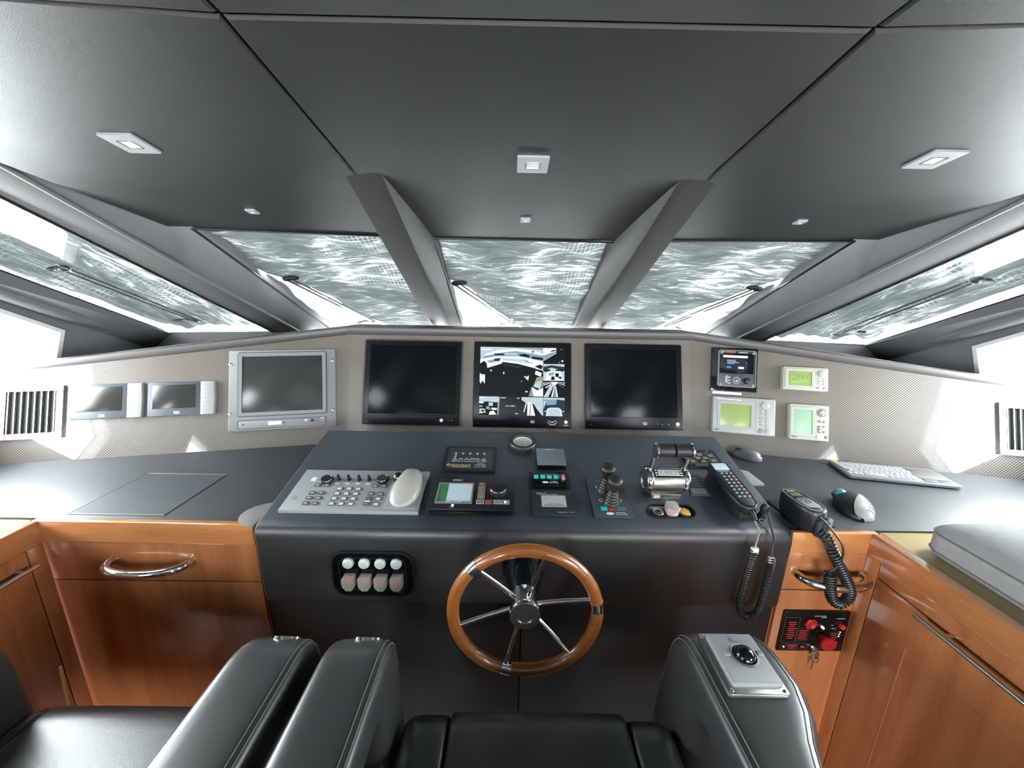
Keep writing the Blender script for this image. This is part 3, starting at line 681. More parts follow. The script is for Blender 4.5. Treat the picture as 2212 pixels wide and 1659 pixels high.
# autopilot junction panel with gold script
t = place('pilot_control_panel', 'black panel with gold script and rows of small lamps behind the autopilot', 'control panel', -.1775, .3075)
b = MB(); b.prism(rrect(0, 0, .180, .130, .003), 0, .006, .002); b.build('body', 'panel_slate', t)
b = MB(); b.ring(rrect(0, 0, .180, .130, .003), rrect(0, .003, .164, .116, .003), .0058, .0078); b.build('rim', 'black_plastic', t)
text('Robertson', .019, 'gold_print', t, -.036, -.034, .0062, shear=.25)
marks([(-.030, -.044, .050, .0022), (.0, -.045, .004, .003)], .0062, 'gold_print', t)
b = MB()
for x in (-.0515, -.0315, -.0115, .0075, .0275, .0475): outline(b, x, -.0095, .015, .012, .0062)
for x in (.0275, .0475): outline(b, x, -.037, .015, .012, .0062)
b.build('key_outline', 'white_print', t)
marks([(x + dx, y, wd, .0014) for x in (-.0515, -.0275, -.0025, .0225, .0465) for y, dx, wd in ((.031, 0, .010), (.0275, .001, .006), (.024, 0, .004))] +
      [(x, .001, .008, .0016) for x in (-.0515, -.0315, -.0115, .0275, .0475)] + [(-.050, .018, .006, .002), (-.051, .013, .004, .002), (-.052, .008, .007, .0016), (.0375, -.026, .022, .0014), (.010, .002, .022, .0012)], .0062, 'white_print', t)
marks([(.0475, -.010, .008, .006), (.0275, -.0095, .004, .004), (-.0515, -.0095, .006, .005), (.0475, -.037, .005, .005)], .0063, 'grey_print', t)

# autopilot head
t = place('autopilot_head', 'black autopilot unit with blue-grey display, course knob and lit keys', 'autopilot', -.152, .1335)
X = lambda u: u + .152
Yv = lambda v: v - .1335
b = MB(); b.prism([(-.126, -.072), (.126, -.072), (.126, .072), (-.126, .072)], 0, .022, .0025); b.build('body', 'black_plastic', t)
b = MB(); b.box(-.119, .119, -.076, -.071, .004, .016, .001); b.build('front_strip', 'black_gloss', t)
b = MB(); b.ring(rrect(X(-.2035), Yv(.125), .108, .086, .003), rrect(X(-.203), Yv(.127), .098, .074, .002), .021, .0245); b.build('screen_frame', 'grey_bezel', t)
b = MB(); b.prism(rrect(X(-.203), Yv(.127), .099, .075, .001), .021, .0226); b.build('screen', 'lcd_pale', t)
b = MB(); b.box(X(-.2520), X(-.226), Yv(.0895), Yv(.1640), .0226, .0229); b.box(X(-.2520), X(-.226), Yv(.158), Yv(.1640), .0229, .023); b.build('screen_band', 'lcd_dark_green', t)
text('SIMRAD', .0085, 'white_print', t, X(-.202), Yv(.181), .0223)
text('ROBERTSON AP20', .0058, 'white_print', t, X(-.204), Yv(.0862), .0247)
b = MB(); b.cyl(X(-.204), Yv(.0755), .004, .0215, .0232); b.build('alarm_lamp', 'led_white', t); text('ALARM', .004, 'white_print', t, X(-.206), Yv(.068), .0223)
for v, lbl, c in ((.163, 'STBY', 'red_print'), (.146, 'AUTO', 'white_print'), (.128, 'NAV', 'white_print'), (.110, 'TURN', 'white_print')):
    b = MB(); b.rbox(X(-.125), Yv(v), .021, .0145, .0215, .0242, .001, .0006); o = b.build('key', 'key_grey', t)
    b = MB(); outline(b, X(-.125), Yv(v), .021, .0145, .0242, .0012); b.build('key_border', c if c != 'white_print' else 'gold_print', o); text(lbl, .0052, 'white_print', o, X(-.125), Yv(v), .0244)
for u, c in ((-.126, 'white_print'), (-.101, 'red_print'), (-.076, 'white_print'), (-.052, 'led_green')):
    b = MB(); b.rbox(X(u), Yv(.089), .022, .0155, .0215, .0242, .001, .0006); o = b.build('key', 'key_grey', t)
    b = MB(); outline(b, X(u), Yv(.089), .022, .0155, .0242, .0014); b.build('key_border', 'red_print' if c == 'red_print' else 'white_print', o)
    if c == 'white_print': text('INFO' if u < -.1 else 'DODGE', .0045, c, o, X(u), Yv(.089), .0244)
    else:
        s = -1 if c == 'red_print' else 1
        b = MB(); b.prism([(X(u) + s * .006, Yv(.089)), (X(u) - s * .004, Yv(.094)), (X(u) - s * .004, Yv(.084))][::s], .0242, .0245); b.build('arrow', c, o)
b = MB(); b.lathe([(.0255, .022), (.0245, .025), (.0245, .037), (.0225, .0405), (.010, .0415)], X(-.075), Yv(.134), 36); b.build('course_knob', 'black_plastic', t)
b = MB(); b.lathe([(.0248, .036), (.0252, .0375), (.0240, .0392), (.0238, .0375)], X(-.075), Yv(.134), 36); b.build('knob_ring', 'dark_metal', t)

# compass repeater
t = place('compass', 'small round black-rimmed compass at the top middle of the console', 'compass', .0045, .400)
b = MB(); b.lathe([(.050, 0), (.050, .016), (.047, .020), (.036, .020), (.0345, .017), (.0345, .010)], n=40); b.build('housing', 'black_plastic', t)
b = MB(); b.prism(ngon(0, 0, .035, n=36), .008, .0105); b.build('dial', 'white_plastic', t)
b = MB(); b.prism([(-.032, -.004), (0, -.011), (.032, -.004), (.032, .010), (0, .014), (-.032, .010)], .0105, .0108); b.build('card', 'white_plastic', t)
marks([(-.024 + i * .008, .004 - .00003 * (i - 3) ** 2, .0022, .006) for i in range(7)] + [(0, .0, .001, .026), (0, -.006, .05, .0008)], .0109, 'black_matte', t, 'graduation')
b = MB(); b.ring(ngon(0, 0, .0346, n=36), ngon(0, 0, .031, n=36), .0105, .0125); b.build('inner_ring', 'white_plastic', t)

# covered display box
t = place('small_display', 'square display under a plain slate-blue cover below the compass', 'display', .098, .307)
b = MB(); b.prism(rrect(0, 0, .097, .090, .002), 0, .020, .0015); b.build('housing', 'black_gloss', t)
b = MB(); b.prism(rrect(0, 0, .096, .089, .002), .020, .0225, .001); b.build('cover', 'box_lid', t); text('Robertson', .007, 'white_print', t, 0, .038, .0227)

# bow thruster switch box
t = place('thruster_switch_box', 'raised black box with four teal buttons and a red guarded switch', 'switch panel', .086, .210)
X = lambda u: u - .086
Yv = lambda v: v - .210
b = MB(); b.prism(rrect(0, 0, .131, .071, .003), 0, .006, .002); b.build('base', 'black_plastic', t)
b = MB(); b.prism(rrect(-.002, -.010, .112, .058, .004), .006, .017, .003); b.build('raised_body', 'black_gloss', t)
for u in (.043, .064, .085, .106):
    b = MB(); b.rbox(X(u), Yv(.207), .0145, .0125, .016, .022, .0015, .001); b.build('button', 'teal', t)
b = MB(); b.rbox(X(.129), Yv(.203), .010, .018, .016, .026, .003, .002); o = b.build('switch_guard', 'clear_plastic', t); b = MB(); b.cyl(X(.129), Yv(.206), .0042, .016, .030, .001); b.build('toggle', 'red', o)
text('American', .0062, 'white_print', t, X(.097), Yv(.1865), .0172); text('Bow Thruster', .0050, 'white_print', t, X(.098), Yv(.1808), .0172)
b = MB(); b.prism(ngon(X(.071), Yv(.184), .010, .0045, 20), .0170, .0173); b.build('logo_oval', 'white_print', t)

# stabiliser panel
t = place('stabilizer_panel', 'square black panel reading TRAC with a pale grey screen', 'display', .0905, .112)
X = lambda u: u - .0905
Yv = lambda v: v - .112
b = MB(); b.prism(rrect(0, 0, .130, .104, .004), 0, .007, .002); b.build('body', 'panel_slate', t)
b = MB(); b.prism(rrect(X(.091), Yv(.1135), .073, .046, .001), .0065, .0078); b.build('screen', 'trac_screen', t)
text('TRAC', .0125, 'white_print', t, X(.055), Yv(.1435), .0072); text('DIGITAL STABILIZERS', .0035, 'white_print', t, X(.088), Yv(.141), .0072); text('American', .0048, 'white_print', t, X(.110), Yv(.0705), .0072); text('Bow Thruster', .0048, 'grey_print', t, X(.134), Yv(.0705), .0072)
b = MB(); b.prism([(X(.091) + .034 * math.cos(PI * i / 12), Yv(.0915) + .012 * math.sin(PI * i / 12)) for i in range(13)], .0078, .0080); b.build('screen_arc', 'grey_print', t)

# thruster joysticks
t = place('thruster_joystick_panel', 'slate panel with two ribbed black thruster joysticks', 'joystick panel', .2615, .1385)
X = lambda u: u - .2615
Yv = lambda v: v - .1385
b = MB(); b.prism(rrect(0, 0, .113, .162, .002), 0, .005, .001); b.build('plate', 'slate_plastic', t)
b = MB(); pr = [(.0240, .005)]
for k in range(5): z = .007 + k * .0095; rad = .0225 - k * .0021; pr += [(rad, z), (rad + .0008, z + .004), (rad - .0035, z + .0085)]
pr += [(.0135, .055), (.0135, .062), (.0180, .072), (.0215, .082), (.0222, .090), (.0195, .0965), (.011, .1005), (.003, .1015)]
b.lathe(pr, n=26); me = b.mesh('joystick', 'rubber', 60)
for u, v in ((.2545, .167), (.2625, .113)): link('joystick', me, t, (X(u), Yv(v), 0))
def arrow(b, x, y, s, z):
    P5 = [(x - .005, y - .006), (x + .002, y - .006), (x + .006, y), (x + .002, y + .006), (x - .005, y + .006)]
    if s < 0: P5 = [(2 * x - a, c) for a, c in P5][::-1]
    b.ring(P5, inset(P5, .0016), z, z + .0003)
b = MB(); arrow(b, X(.233), Yv(.179), -1, .005); arrow(b, X(.233), Yv(.123), -1, .005); arrow(b, X(.291), Yv(.123), 1, .005); arrow(b, X(.289), Yv(.179), 1, .005); b.build('direction_arrow', 'white_print', t)
b = MB(); b.box(X(.227), X(.246), Yv(.082), Yv(.096), .005, .0062); b.build('stern_button', 'teal', t); b = MB(); b.box(X(.250), X(.267), Yv(.082), Yv(.096), .005, .0062); b.build('bow_button', 'red', t)
marks([(X(.286), Yv(.093), .030, .0016), (X(.286), Yv(.085), .028, .0016), (X(.238), Yv(.207), .018, .0014)], .005, 'grey_print', t)
b = MB(); b.prism(ngon(X(.250), Yv(.070), .0115, .005, 20), .0050, .0053); b.build('logo_oval', 'white_print', t)
text('American', .0072, 'white_print', t, X(.281), Yv(.0735), .0052); text('Bow Thruster', .0056, 'white_print', t, X(.284), Yv(.0668), .0052)

# twin throttle
t = place('throttle', 'chrome and pewter twin-lever engine throttle', 'throttle', .434, .150)
b = MB(); b.rbox(0, .012, .092, .050, 0, .018, .003, .001); b.build('base', 'pewter', t)
b = MB(); b.rbox(-.028, -.0135, .020, .001, .003, .014, .0005, .0003); b.build('base_label', 'paper_tag', t)
AX = Matrix(((0, 0, .89, 0), (1.13, 0, 0, .022), (0, 1.13, 0, .046), (0, 0, 0, 1)))       # drum axis along x
b = MB(AX); b.lathe([(.0325, -.052), (.0330, -.050), (.0330, .050), (.0325, .052)], n=40); b.build('drum', 'pewter', t)
for s in (-1, 1):
    b = MB(AX); b.lathe([(.0335, s * .051), (.0360, s * .056), (.0360, s * .066), (.0330, s * .072), (.0240, s * .073), (.022, s * .070), (.012, s * .071)][::s], n=40); b.build('end_cap', 'chrome', t)
    b = MB(); b.tube([(s * .050, .022, .075), (s * .053, .017, .112), (s * .0515, .012, .160)], lambda a: .0055, 10); o = b.build('lever_arm', 'chrome', t)
    G = Matrix(((0, 0, .89, 0), (1.25, 0, 0, .012), (0, 1.25, 0, .163), (0, 0, 0, 1)))
    b = MB(G); a0, a1 = (.002, .053) if s > 0 else (-.053, -.002); b.lathe([(.014, a0), (.0165, a0 + .002), (.0165, a1 - .002), (.014, a1)], n=26); b.build('grip', 'rubber', o)
    b = MB(G); b.lathe([(.0170, s * .053), (.0185, s * .055), (.0185, s * .060), (.015, s * .062)][::s], n=26); b.build('grip_cap', 'chrome', o)
KP = frame((0, .022 - .0378 * math.sin(.35), .046 + .0378 * math.cos(.35)), (1, 0, 0), (0, math.cos(.35), math.sin(.35))); KP = Matrix.Translation((0, 0, -H)) @ KP @ Matrix.Diagonal((.89, 1, 1, 1))
b = MB(KP); b.rbox(0, 0, .094, .026, -.004, .0012, .001, .0005); b.build('key_strip', 'black_gloss', t)
for x, sx in ((-.0255, .020), (0, .032), (.0265, .018)):
    b = MB(KP); b.rbox(x, 0, sx, .019, .001, .0026, .0008, .0004); o = b.build('key', 'grey_print', t); b = MB(KP); outline(b, x, 0, sx, .019, .0026, .0012); b.build('key_border', 'white_print', o)
b = MB(KP)
for x in (-.0415, .0415):
    for y in (-.008, 0, .008): b.box(x - .003, x + .003, y - .0018, y + .0018, .001, .0018)
b.build('indicator_mark', 'white_print', t)

# oval stop switch recess
t = place('stop_switch_recess', 'oblong black recess with three round engine stop switches below the throttle', 'switch panel', .433, .0865)
b = MB(); b.ring(rrect(0, 0, .140, .054, .024, 6), rrect(0, 0, .132, .046, .020, 6), 0, .004); b.build('bezel', 'black_plastic', t)
b = MB(); b.prism(rrect(0, 0, .134, .048, .021, 6), -.001, .001); b.build('back_plate', 'black_gloss', t)
for x, m in ((-.041, 'pewter'), (-.002, 'red'), (.038, 'yellow')):
    b = MB(); b.lathe([(.0155, .001), (.0155, .004), (.0135, .0055), (.0125, .0045)], x, -.005, 24); o = b.build('switch_ring', 'brushed', t)
    b = MB(); b.lathe([(.0125, .001), (.0120, .0055), (.008, .0065)], x, -.005, 20); b.build('push_button', m, o)
b = MB(); b.prism(rrect(-.041, -.005, .010, .008, .001), .0065, .0070); b.build('button_symbol', 'black_plastic', t)
b = MB(); b.prism([(-.017, -.014), (-.008, -.023), (.006, -.023), (.017, -.013), (.017, .010), (.010, .018), (-.014, .018), (-.018, .004)], .001, .028, .006); b.build('clear_guard', 'clear_plastic', t)

# wiper control panel
t = place('wiper_control', 'small black key panel in the top right corner of the console', 'control panel', .626, .328)
X = lambda u: u - .626
Yv = lambda v: v - .328
b = MB(); b.prism(rrect(0, 0, .124, .096, .003), 0, .009, .002); b.build('body', 'black_plastic', t)
b = MB(); outline(b, X(.621), Yv(.327), .106, .058, .009)
for x in (.599, .648): b.box(X(x), X(x) + .0008, Yv(.298), Yv(.356), .009, .0093)
b.box(X(.648), X(.674), Yv(.327), Yv(.3278), .009, .0093); b.build('grid_lines', 'grey_print', t)
for u, v in ((.624, .345), (.612, .327), (.636, .327), (.624, .309), (.661, .341), (.661, .313), (.586, .309)):
    b = MB(); b.rbox(X(u), Yv(v), .0155, .0105, .009, .0108, .001, .0005); o = b.build('key', 'key_grey', t); b = MB(); outline(b, X(u), Yv(v), .0155, .0105, .0108, .0012); b.box(X(u) - .003, X(u) + .003, Yv(v) - .001, Yv(v) + .001, .0108, .0111); b.build('key_print', 'gold_print', o)
marks([(X(.586), Yv(.341), .007, .004), (X(.586), Yv(.331), .007, .004), (X(.627), Yv(.290), .070, .0022), (X(.592), Yv(.290), .006, .003)], .009, 'grey_print', t)
text('WYNN', .0065, 'white_print', t, X(.606), Yv(.366), .0092); b = MB(); b.cyl(X(.660), Yv(.366), .0015, .009, .0095); b.build('led', 'led_white', t)

# text plate beside it
t = place('instruction_plate', 'small slate plate printed with lines between throttle and phone', 'plate', .551, .199)
b = MB(); b.prism([(-.033, -.047), (.029, -.047), (.031, .046), (-.012, .046)], 0, .003, .0008); b.build('plate', 'slate_plastic', t)
marks([(.002, .030 - i * .012, .030 - (i % 3) * .004, .0012) for i in range(4)] + [(-.002, -.018 - i * .0055, .046, .0026) for i in range(5)], .003, 'grey_print', t)

# satellite telephone handset in its cradle
PH = CON @ Matrix.Translation((.632, .158, 0)) @ Matrix.Rotation(math.radians(2), 4, 'Z')
t = thing('telephone_handset', 'black corded telephone handset with keypad lying in its cradle', 'telephone', PH)
b = MB(); b.prism([(-.026, -.086), (.034, -.086), (.033, .078), (-.027, .080)], 0, .026, .006); b.build('cradle', 'black_plastic', t)
b = MB(); b.rbox(.004, -.088, .046, .020, .0, .036, .006, .004); b.build('cradle_foot', 'black_matte', t)
body = [(-.029, .085), (-.033, .03), (-.033, -.05), (-.026, -.090), (-.010, -.106), (.012, -.106), (.026, -.090), (.031, -.05), (.029, .03), (.030, .085), (.025, .092), (-.024, .092)]
b = MB(); b.prism(body, .022, .054, .006, .006); b.build('body', 'black_plastic', t, angle=50)
b = MB(); b.prism(inset(body, .006), .0535, .0556, .001); b.build('face_plate', 'panel_slate', t)
b = MB(); b.ring(inset(body, .003), inset(body, .0055), .0525, .0560); b.build('trim_line', 'dark_metal', t)
b = MB(); b.rbox(-.001, .068, .046, .032, .055, .0568, .002, .0005); b.build('display', 'lcd_pale', t)
marks([(-.002, .046, .036, .004)], .0557, 'grey_print', t)
pk = MB(); pk.rbox(0, 0, .0098, .0068, .0550, .0582, .0012, .0006, 2); pm = pk.mesh('key', 'key_grey'); pr2 = MB(); pr2.box(-.003, .003, -.0012, .0012, .0582, .0585); pm2 = pr2.mesh('key_print', 'white_print')
rk = MB(); rk.rbox(0, 0, .0098, .0068, .0550, .0582, .0012, .0006, 2); rm = rk.mesh('key', 'red')
for i in range(8):
    for j in range(3):
        red_ = (i == 2 and j == 2); o = link('key', rm if red_ else pm, t, (-.0145 + j * .0145 + .0008, .034 - i * .0142, 0)); link('key_print', pm2, o)
b = MB(); b.tube([(.003, -.100, .040), (.006, -.114, .034), (.007, -.124, .026)], .0052, 10); b.build('cord_boot', 'black_plastic', t)

# its coiled cord and the socket
t = thing('socket_plug', 'black round socket with small keyed plug on the console front right', 'socket', CON, (.690, .074, 0))
b = MB(); b.lathe([(.011, 0), (.011, .004), (.0085, .006), (.0085, .022), (.0105, .024), (.0105, .036), (.008, .042), (.003, .044)], n=22); b.build('socket', 'black_plastic', t)
b = MB(); b.ring(ngon(-.011, -.020, .008, n=20), ngon(-.011, -.020, .0058, n=20), .001, .004); b.build('cap_ring', 'grey_bezel', t)
b = MB(); b.tube([(.0, -.008, .018), (-.008, -.014, .010), (-.012, -.012, .004)], .0014, 6); b.build('cap_strap', 'rubber', t)
b = MB(); b.tube([(-.016, .004, .008), (-.022, .010, .002), (-.024, .002, .002)], .0016, 6); b.build('strap_end', 'black_matte', t)
cordpath = [(.617, .895, -.668), (.612, .893, -.72), (.606, .892, -.78), (.602, .891, -.835), (.612, .889, -.866), (.634, .888, -.874), (.656, .889, -.858), (.664, .891, -.80), (.667, .893, -.74), (.669, .896, -.690)]
t = thing('phone_cord', 'black coiled telephone cord looping down the console front', 'cord', WORLD)
b = MB(); b.tube(coil(cordpath, .0085, 62, 12), .0023, 5); b.build('coil', 'rubber', t)
bz = Vector((.632 + .007, 0, 0)); Pc = lambda u, v, h: tuple((Matrix.Translation((0, 0, -H)) @ CON) @ Vector((u, v, h)))
b = MB(); b.tube(smooth_path([Pc(.641, .033, .024), Pc(.644, .010, .012), (.634, .914, -.640), (.624, .902, -.656), (.619, .897, -.668)], 6), .0024, 7); b.build('lead', 'wire_sleeve', t)
b = MB(); b.tube(smooth_path([(.669, .896, -.690), (.673, .905, -.664), (.680, .914, -.644), Pc(.688, .030, .010), Pc(.6905, .058, .030)], 6), .0022, 7); b.build('lead', 'rubber', t)
b = MB(); b.rbox(0, 0, .018, .012, -.008, .008, .003, .002); o = b.build('cord_clip', 'paper_tag', t, (.619, .896, -.668))
b = MB(); b.rbox(0, 0, .016, .012, -.008, .008, .003, .002); o = b.build('cord_clip', 'paper_tag', t, (.668, .895, -.696))

# ================================================================== WORKTOPS AND CABINETS
DY = lambda x: 1.52 + .222 * (.87 - abs(x))                  # foot of the dash side panels
for s, nm in ((-1, 'left'), (1, 'right')):
    pts = [(s * .745, .9665), (s * 1.968, .9665), (s * 1.968, DY(1.968) - .002), (s * .745, DY(.745) - .002)]
    t = thing('worktop', f'black leather worktop {"left" if s < 0 else "right"} of the console' + (' with an inset hatch' if s < 0 else ' holding a keyboard'), 'worktop')
    b = MB(); b.prism(pts if s < 0 else pts, -.672, -.650, .002); b.build('top', 'worktop_leather', t)
    if s < 0:
        b = MB(); b.box(-1.309, -1.034, .988, 1.236, -.650, -.6488); b.build('hatch', 'worktop_leather', t)
        for y in (.986, 1.237):
            b = MB(); b.box(-1.309, -1.034, y - .0016, y + .0016, -.650, -.6476); b.build('hatch_edge_strip', 'brushed', t)
        for x in (-1.3095, -1.0335):
            b = MB(); b.box(x - .0008, x + .0008, .986, 1.237, -.650, -.6485); b.build('hatch_joint', 'gasket', t)
        b = MB(); b.prism([(-.748 + .072 * math.cos(PI / 2 + PI * i / 20), 1.0 + .062 * math.sin(PI / 2 + PI * i / 20)) for i in range(21)], -.650, -.6478, .0006); b.build('speaker_grille', 'carbon_flat', t)
# half-height sides of the room outboard of the side cabinets
def bow(parent, x0, x1, z, y0, out, r):
    n = 22; pts = [(x0 + (x1 - x0) * (.5 - .5 * math.cos(PI * i / n)), y0 - out * math.sin(PI * i / n) ** .75, z) for i in range(n + 1)]
    pts = [(x0, y0 + .01, z)] + pts + [(x1, y0 + .01, z)]
    b = MB(); b.tube(pts, r, 12); return b.build('bow_handle', 'chrome', parent)
def front_cabinet(x0, x1, label, hx0, hx1, zs, hout):
    t = thing('drawer_cabinet', label, 'cabinet')
    b = MB(); b.box(x0, x1, .966, 1.40, -H + .002, -.674); b.build('carcass', 'cherry', t)
    b = MB(); b.box(x0, x1, .948, .966, -.716, -.648, .004); b.build('edge_rail', 'cherry_rail', t)
    b = MB(); b.box(x0 + .002, x1 - .002, .954, .968, -.8425, -.7175, .0015); d = b.build('drawer', 'cherry', t); bow(d, hx0, hx1, zs, .954, hout, .0115)
    b = MB(); b.box(x0 + .002, x1 - .002, .954, .968, -H + .03, -.8455, .0015); b.build('door', 'cherry', t)
    return t
cabL = front_cabinet(-1.372, -.758, 'cherry drawer cabinet with chrome bow handle left of the console', -1.178, -.955, -.775, .058)
cabR = front_cabinet(.758, 1.0, 'narrow cherry drawer cabinet with chrome bow handle right of the console', .792, .985, -.783, .060)
def side_cabinet(s, xf, label, gap_z, inner):
    t = thing('side_cabinet', label, 'cabinet'); X0, X1 = xf, s * 1.965; lo, hi = min(X0, X1), max(X0, X1)
    b = MB(); b.box(min(xf + s * .012, X1), max(xf + s * .012, X1), -2.2, .9455, -H + .002, -.672); b.build('carcass', 'cherry', t)
    top_lo, top_hi = min(xf + s * .03, X1), max(xf + s * .03, X1)
    b = MB(); b.box(top_lo, top_hi, -2.2, .9655, -.672, -.655, .002); b.build('laminate_top', 'tan_top', t)
    b = MB(); b.box(min(xf - s * .006, xf + s * .03), max(xf - s * .006, xf + s * .03), -2.2, .950, -.716, -.648, .004); b.build('edge_rail', 'cherry_rail_y', t)
    bx = lambda y0, y1, z0, z1, d=0: (min(xf - s * d, xf + s * .014), max(xf - s * d, xf + s * .014), y0, y1, z0, z1)
    b = MB(); b.box(*bx(.9125, .950, -H + .03, -.7175), .001); b.build('stile', 'cherry', t)
    if gap_z: 
        b = MB(); b.box(*bx(-2.2, .9095, gap_z + .0015, -.7175), .001); b.build('upper_rail', 'cherry', t)
    for y0, y1 in ((-.02, .9095), (-1.0, -.023), (-2.2, -1.003)):
        zt = (gap_z - .0015) if gap_z else -.7175
        b = MB(); b.box(*bx(y0, y1, -H + .03, zt), .0015); d = b.build('door', 'cherry', t)
        if inner:
            b = MB(MB().M); m_ = Matrix(((0, 0, 1, 0), (1, 0, 0, 0), (0, 1, 0, 0), (0, 0, 0, 1)))
            b = MB(m_); q = rrect((y0 + y1) / 2, (zt - H + .03) / 2 - .0, y1 - y0 - .22, abs(zt + H - .03) - .23, .002, 1); b.ring(q, inset(q, .0016), xf - s * .0012, xf + s * .002); b.build('panel_bead', 'cherry', d)
        hz = gap_z + .004 if gap_z else -.757
        b = MB(); b.tube([(xf - s * .030, y1 - .13 if gap_z else y1 - .004, hz), (xf - s * .030, y0 + .13, hz)], .0052, 10); h_ = b.build('bar_handle', 'brushed', d)
        for yy in ((y1 - .19 if gap_z else y1 - .03), y0 + .19):
            b = MB(); b.tube([(xf - s * .030, yy, hz), (xf + s * .002, yy, hz)], .0042, 8); b.build('handle_post', 'brushed', h_) if False else b.build('handle_post', 'brushed', d)
    return t
side_cabinet(-1, -1.357, 'cherry side cabinet with bar handle at the far left', None, False)
side_cabinet(1, .985, 'cherry side cabinet with long bar handle under the grey cushion', -.760, True)
# thin brass-coloured rod standing against the left side cabinet
t = thing('rod', 'thin yellow rod leaning before the left side cabinet', 'rod', WORLD, (-1.262, .80, -1.545)); 
b = MB(); b.tube([(0, 0, 0), (.0, .0385, .515)], .0035, 8); b.build('shaft', 'brass', t)
b = MB(); b.ball((0, .0388, .519), .0042); b.build('tip', 'brass', t)

# fire and thruster emergency panel on the narrow cabinet
EF = frame((.882, .9525, -.985), (1, 0, 0), (0, 0, 1))
t = thing('emergency_panel', 'black panel with red knobs, red lettering and a key in the narrow cabinet', 'control panel', EF)
b = MB(); b.prism(rrect(0, 0, .200, .146, .004), 0, .005, .0015); b.build('plate', 'black_gloss', t)
b = MB(); b.lathe([(.0185, .005), (.0195, .011), (.014, .013), (.006, .009)], -.016, .031, 6); b.build('round_switch', 'red_glow', t)
b = MB(); b.lathe([(.0125, .005), (.0125, .020), (.0215, .024), (.0225, .030), (.0200, .0345), (.006, .0365)], .030, -.020, 28); b.build('mushroom_button', 'red_glow', t)
b = MB(); b.lathe([(.0075, .005), (.0080, .013), (.006, .016)], .078, .024, 18); b.build('small_knob', 'red', t)
b = MB(); b.tube([(.070, .036, .008), (.064, .044, .012)], .0022, 8); b.build('toggle_lever', 'chrome', t)
b = MB(); b.lathe([(.004, .005), (.0042, .010), (.002, .013)], .022, .018, 14); b.build('push_button', 'led_white', t)
b = MB()
for (x0, y0, sx, sy) in ((-.070, .005, .044, .090), (-.033, -.012, .036, .046), (-.064, -.056, .050, .022), (-.025, -.056, .034, .022)): outline(b, x0, y0, sx, sy, .005)
o = b.build('frame_lines', 'key_grey', t); o['kind'] = 'stuff'
marks([(-.068 + .002 * (i % 2), .032 - i * .0072, .026 - (i % 3) * .004, .0026) for i in range(9)] + [(-.031, .002 - i * .0074, .026 - (i % 2) * .004, .0026) for i in range(5)] +
      [(-.058, -.051, .034, .0024), (-.056, -.056, .022, .0024), (-.056, -.062, .020, .0024), (-.022, -.057, .010, .007)] + [(.062, -.006 - i * .0072, .026 - (i % 2) * .006, .002) for i in range(5)], .005, 'red_print', t)
marks([(.010, .056, .034, .0024), (.022, .051, .016, .002), (.074, .048, .024, .0022), (-.002, -.050, .012, .0024), (.056, -.046, .008, .002), (.060, -.062, .010, .002), (.052, .024, .008, .002), (.058, .012, .012, .0024)], .005, 'grey_print', t)
for i in range(3):
    b = MB(); b.cyl(.081 - .001 * i, -.001 - i * .0075, .0018, .005, .0062, n=10); b.build('status_lamp', 'led_green', t)
b = MB(); b.cyl(-.080, -.057, .0026, .005, .0065, n=12); b.build('power_lamp', 'led_white', t)
text('24', .013, 'led_red', t, .074, -.043, .0052)
b = MB(); b.lathe([(.0075, .005), (.0075, .014), (.005, .016)], .003, -.050, 20); b.build('lock', 'chrome', t)
t = thing('keys', 'silver keys hanging from the lock of the black emergency panel', 'key', EF, (.003, -.050, .0165))
b = MB(); b.rbox(.004, -.010, .012, .024, -.002, .0012, .004, .0005); b.build('key_blade', 'brushed', t)
b = MB(); b.prism(ngon(.010, -.024, .0105, .013, 18), -.001, .0014, .0005); b.build('key_bow', 'brushed', t)
b = MB(); b.tube([(.010 + .010 * math.cos(2 * PI * i / 20), -.038 + .010 * math.sin(2 * PI * i / 20), .001) for i in range(20)], .0011, 6, closed=True); b.build('key_ring', 'chrome', t)
b = MB(); b.prism([(.004, -.046), (.010, -.046), (.0085, -.078), (.0055, -.078)], -.001, .0008); b.build('second_key', 'brushed', t)
b = MB(); b.rbox(.018, -.046, .010, .014, -.002, .001, .004, .0005); b.build('key_fob', 'brushed', t)

# ================================================================== DASH INSTRUMENTS
def plate(pts, z0, z1, bev=.0015): b = MB(); b.prism(pts, z0, z1, bev); return b
# three big black displays
def big_display(name, label, cx, slim):
    t = place(name, label, 'monitor', cx, .2035, CEN)
    W, Hh = .426, .374
    b = MB(); b.prism(rrect(0, 0, W, Hh, .004), 0, .011, .003); b.build('bezel', 'bezel_black', t)
    if not slim:
        b = MB(); b.ring(rrect(0, 0, W + .002, Hh + .002, .005), rrect(0, 0, W - .008, Hh - .008, .004), .004, .0112); b.build('edge_trim', 'dark_metal', t)
    else:
        b = MB(); b.ring(rrect(0, 0, W + .003, Hh + .003, .005), rrect(0, 0, W - .001, Hh - .001, .004), .0, .008); b.build('edge_trim', 'dark_metal', t)
    return t
tL = big_display('chart_monitor', 'left one of the three large dash monitors, screen off', -.469, False)
tC = big_display('camera_monitor', 'large dash monitor showing a grid of camera pictures', .0085, True)
tR = big_display('chart_monitor', 'right one of the three large dash monitors, screen off', .495, True)
plate(rrect(0, .0145, .376, .300, .002), .0105, .0118, .0003).build('screen', 'screen_black', tL)
plate(rrect(0, .0145, .379, .298, .002), .0105, .0118, .0003).build('screen', 'screen_black', tR)
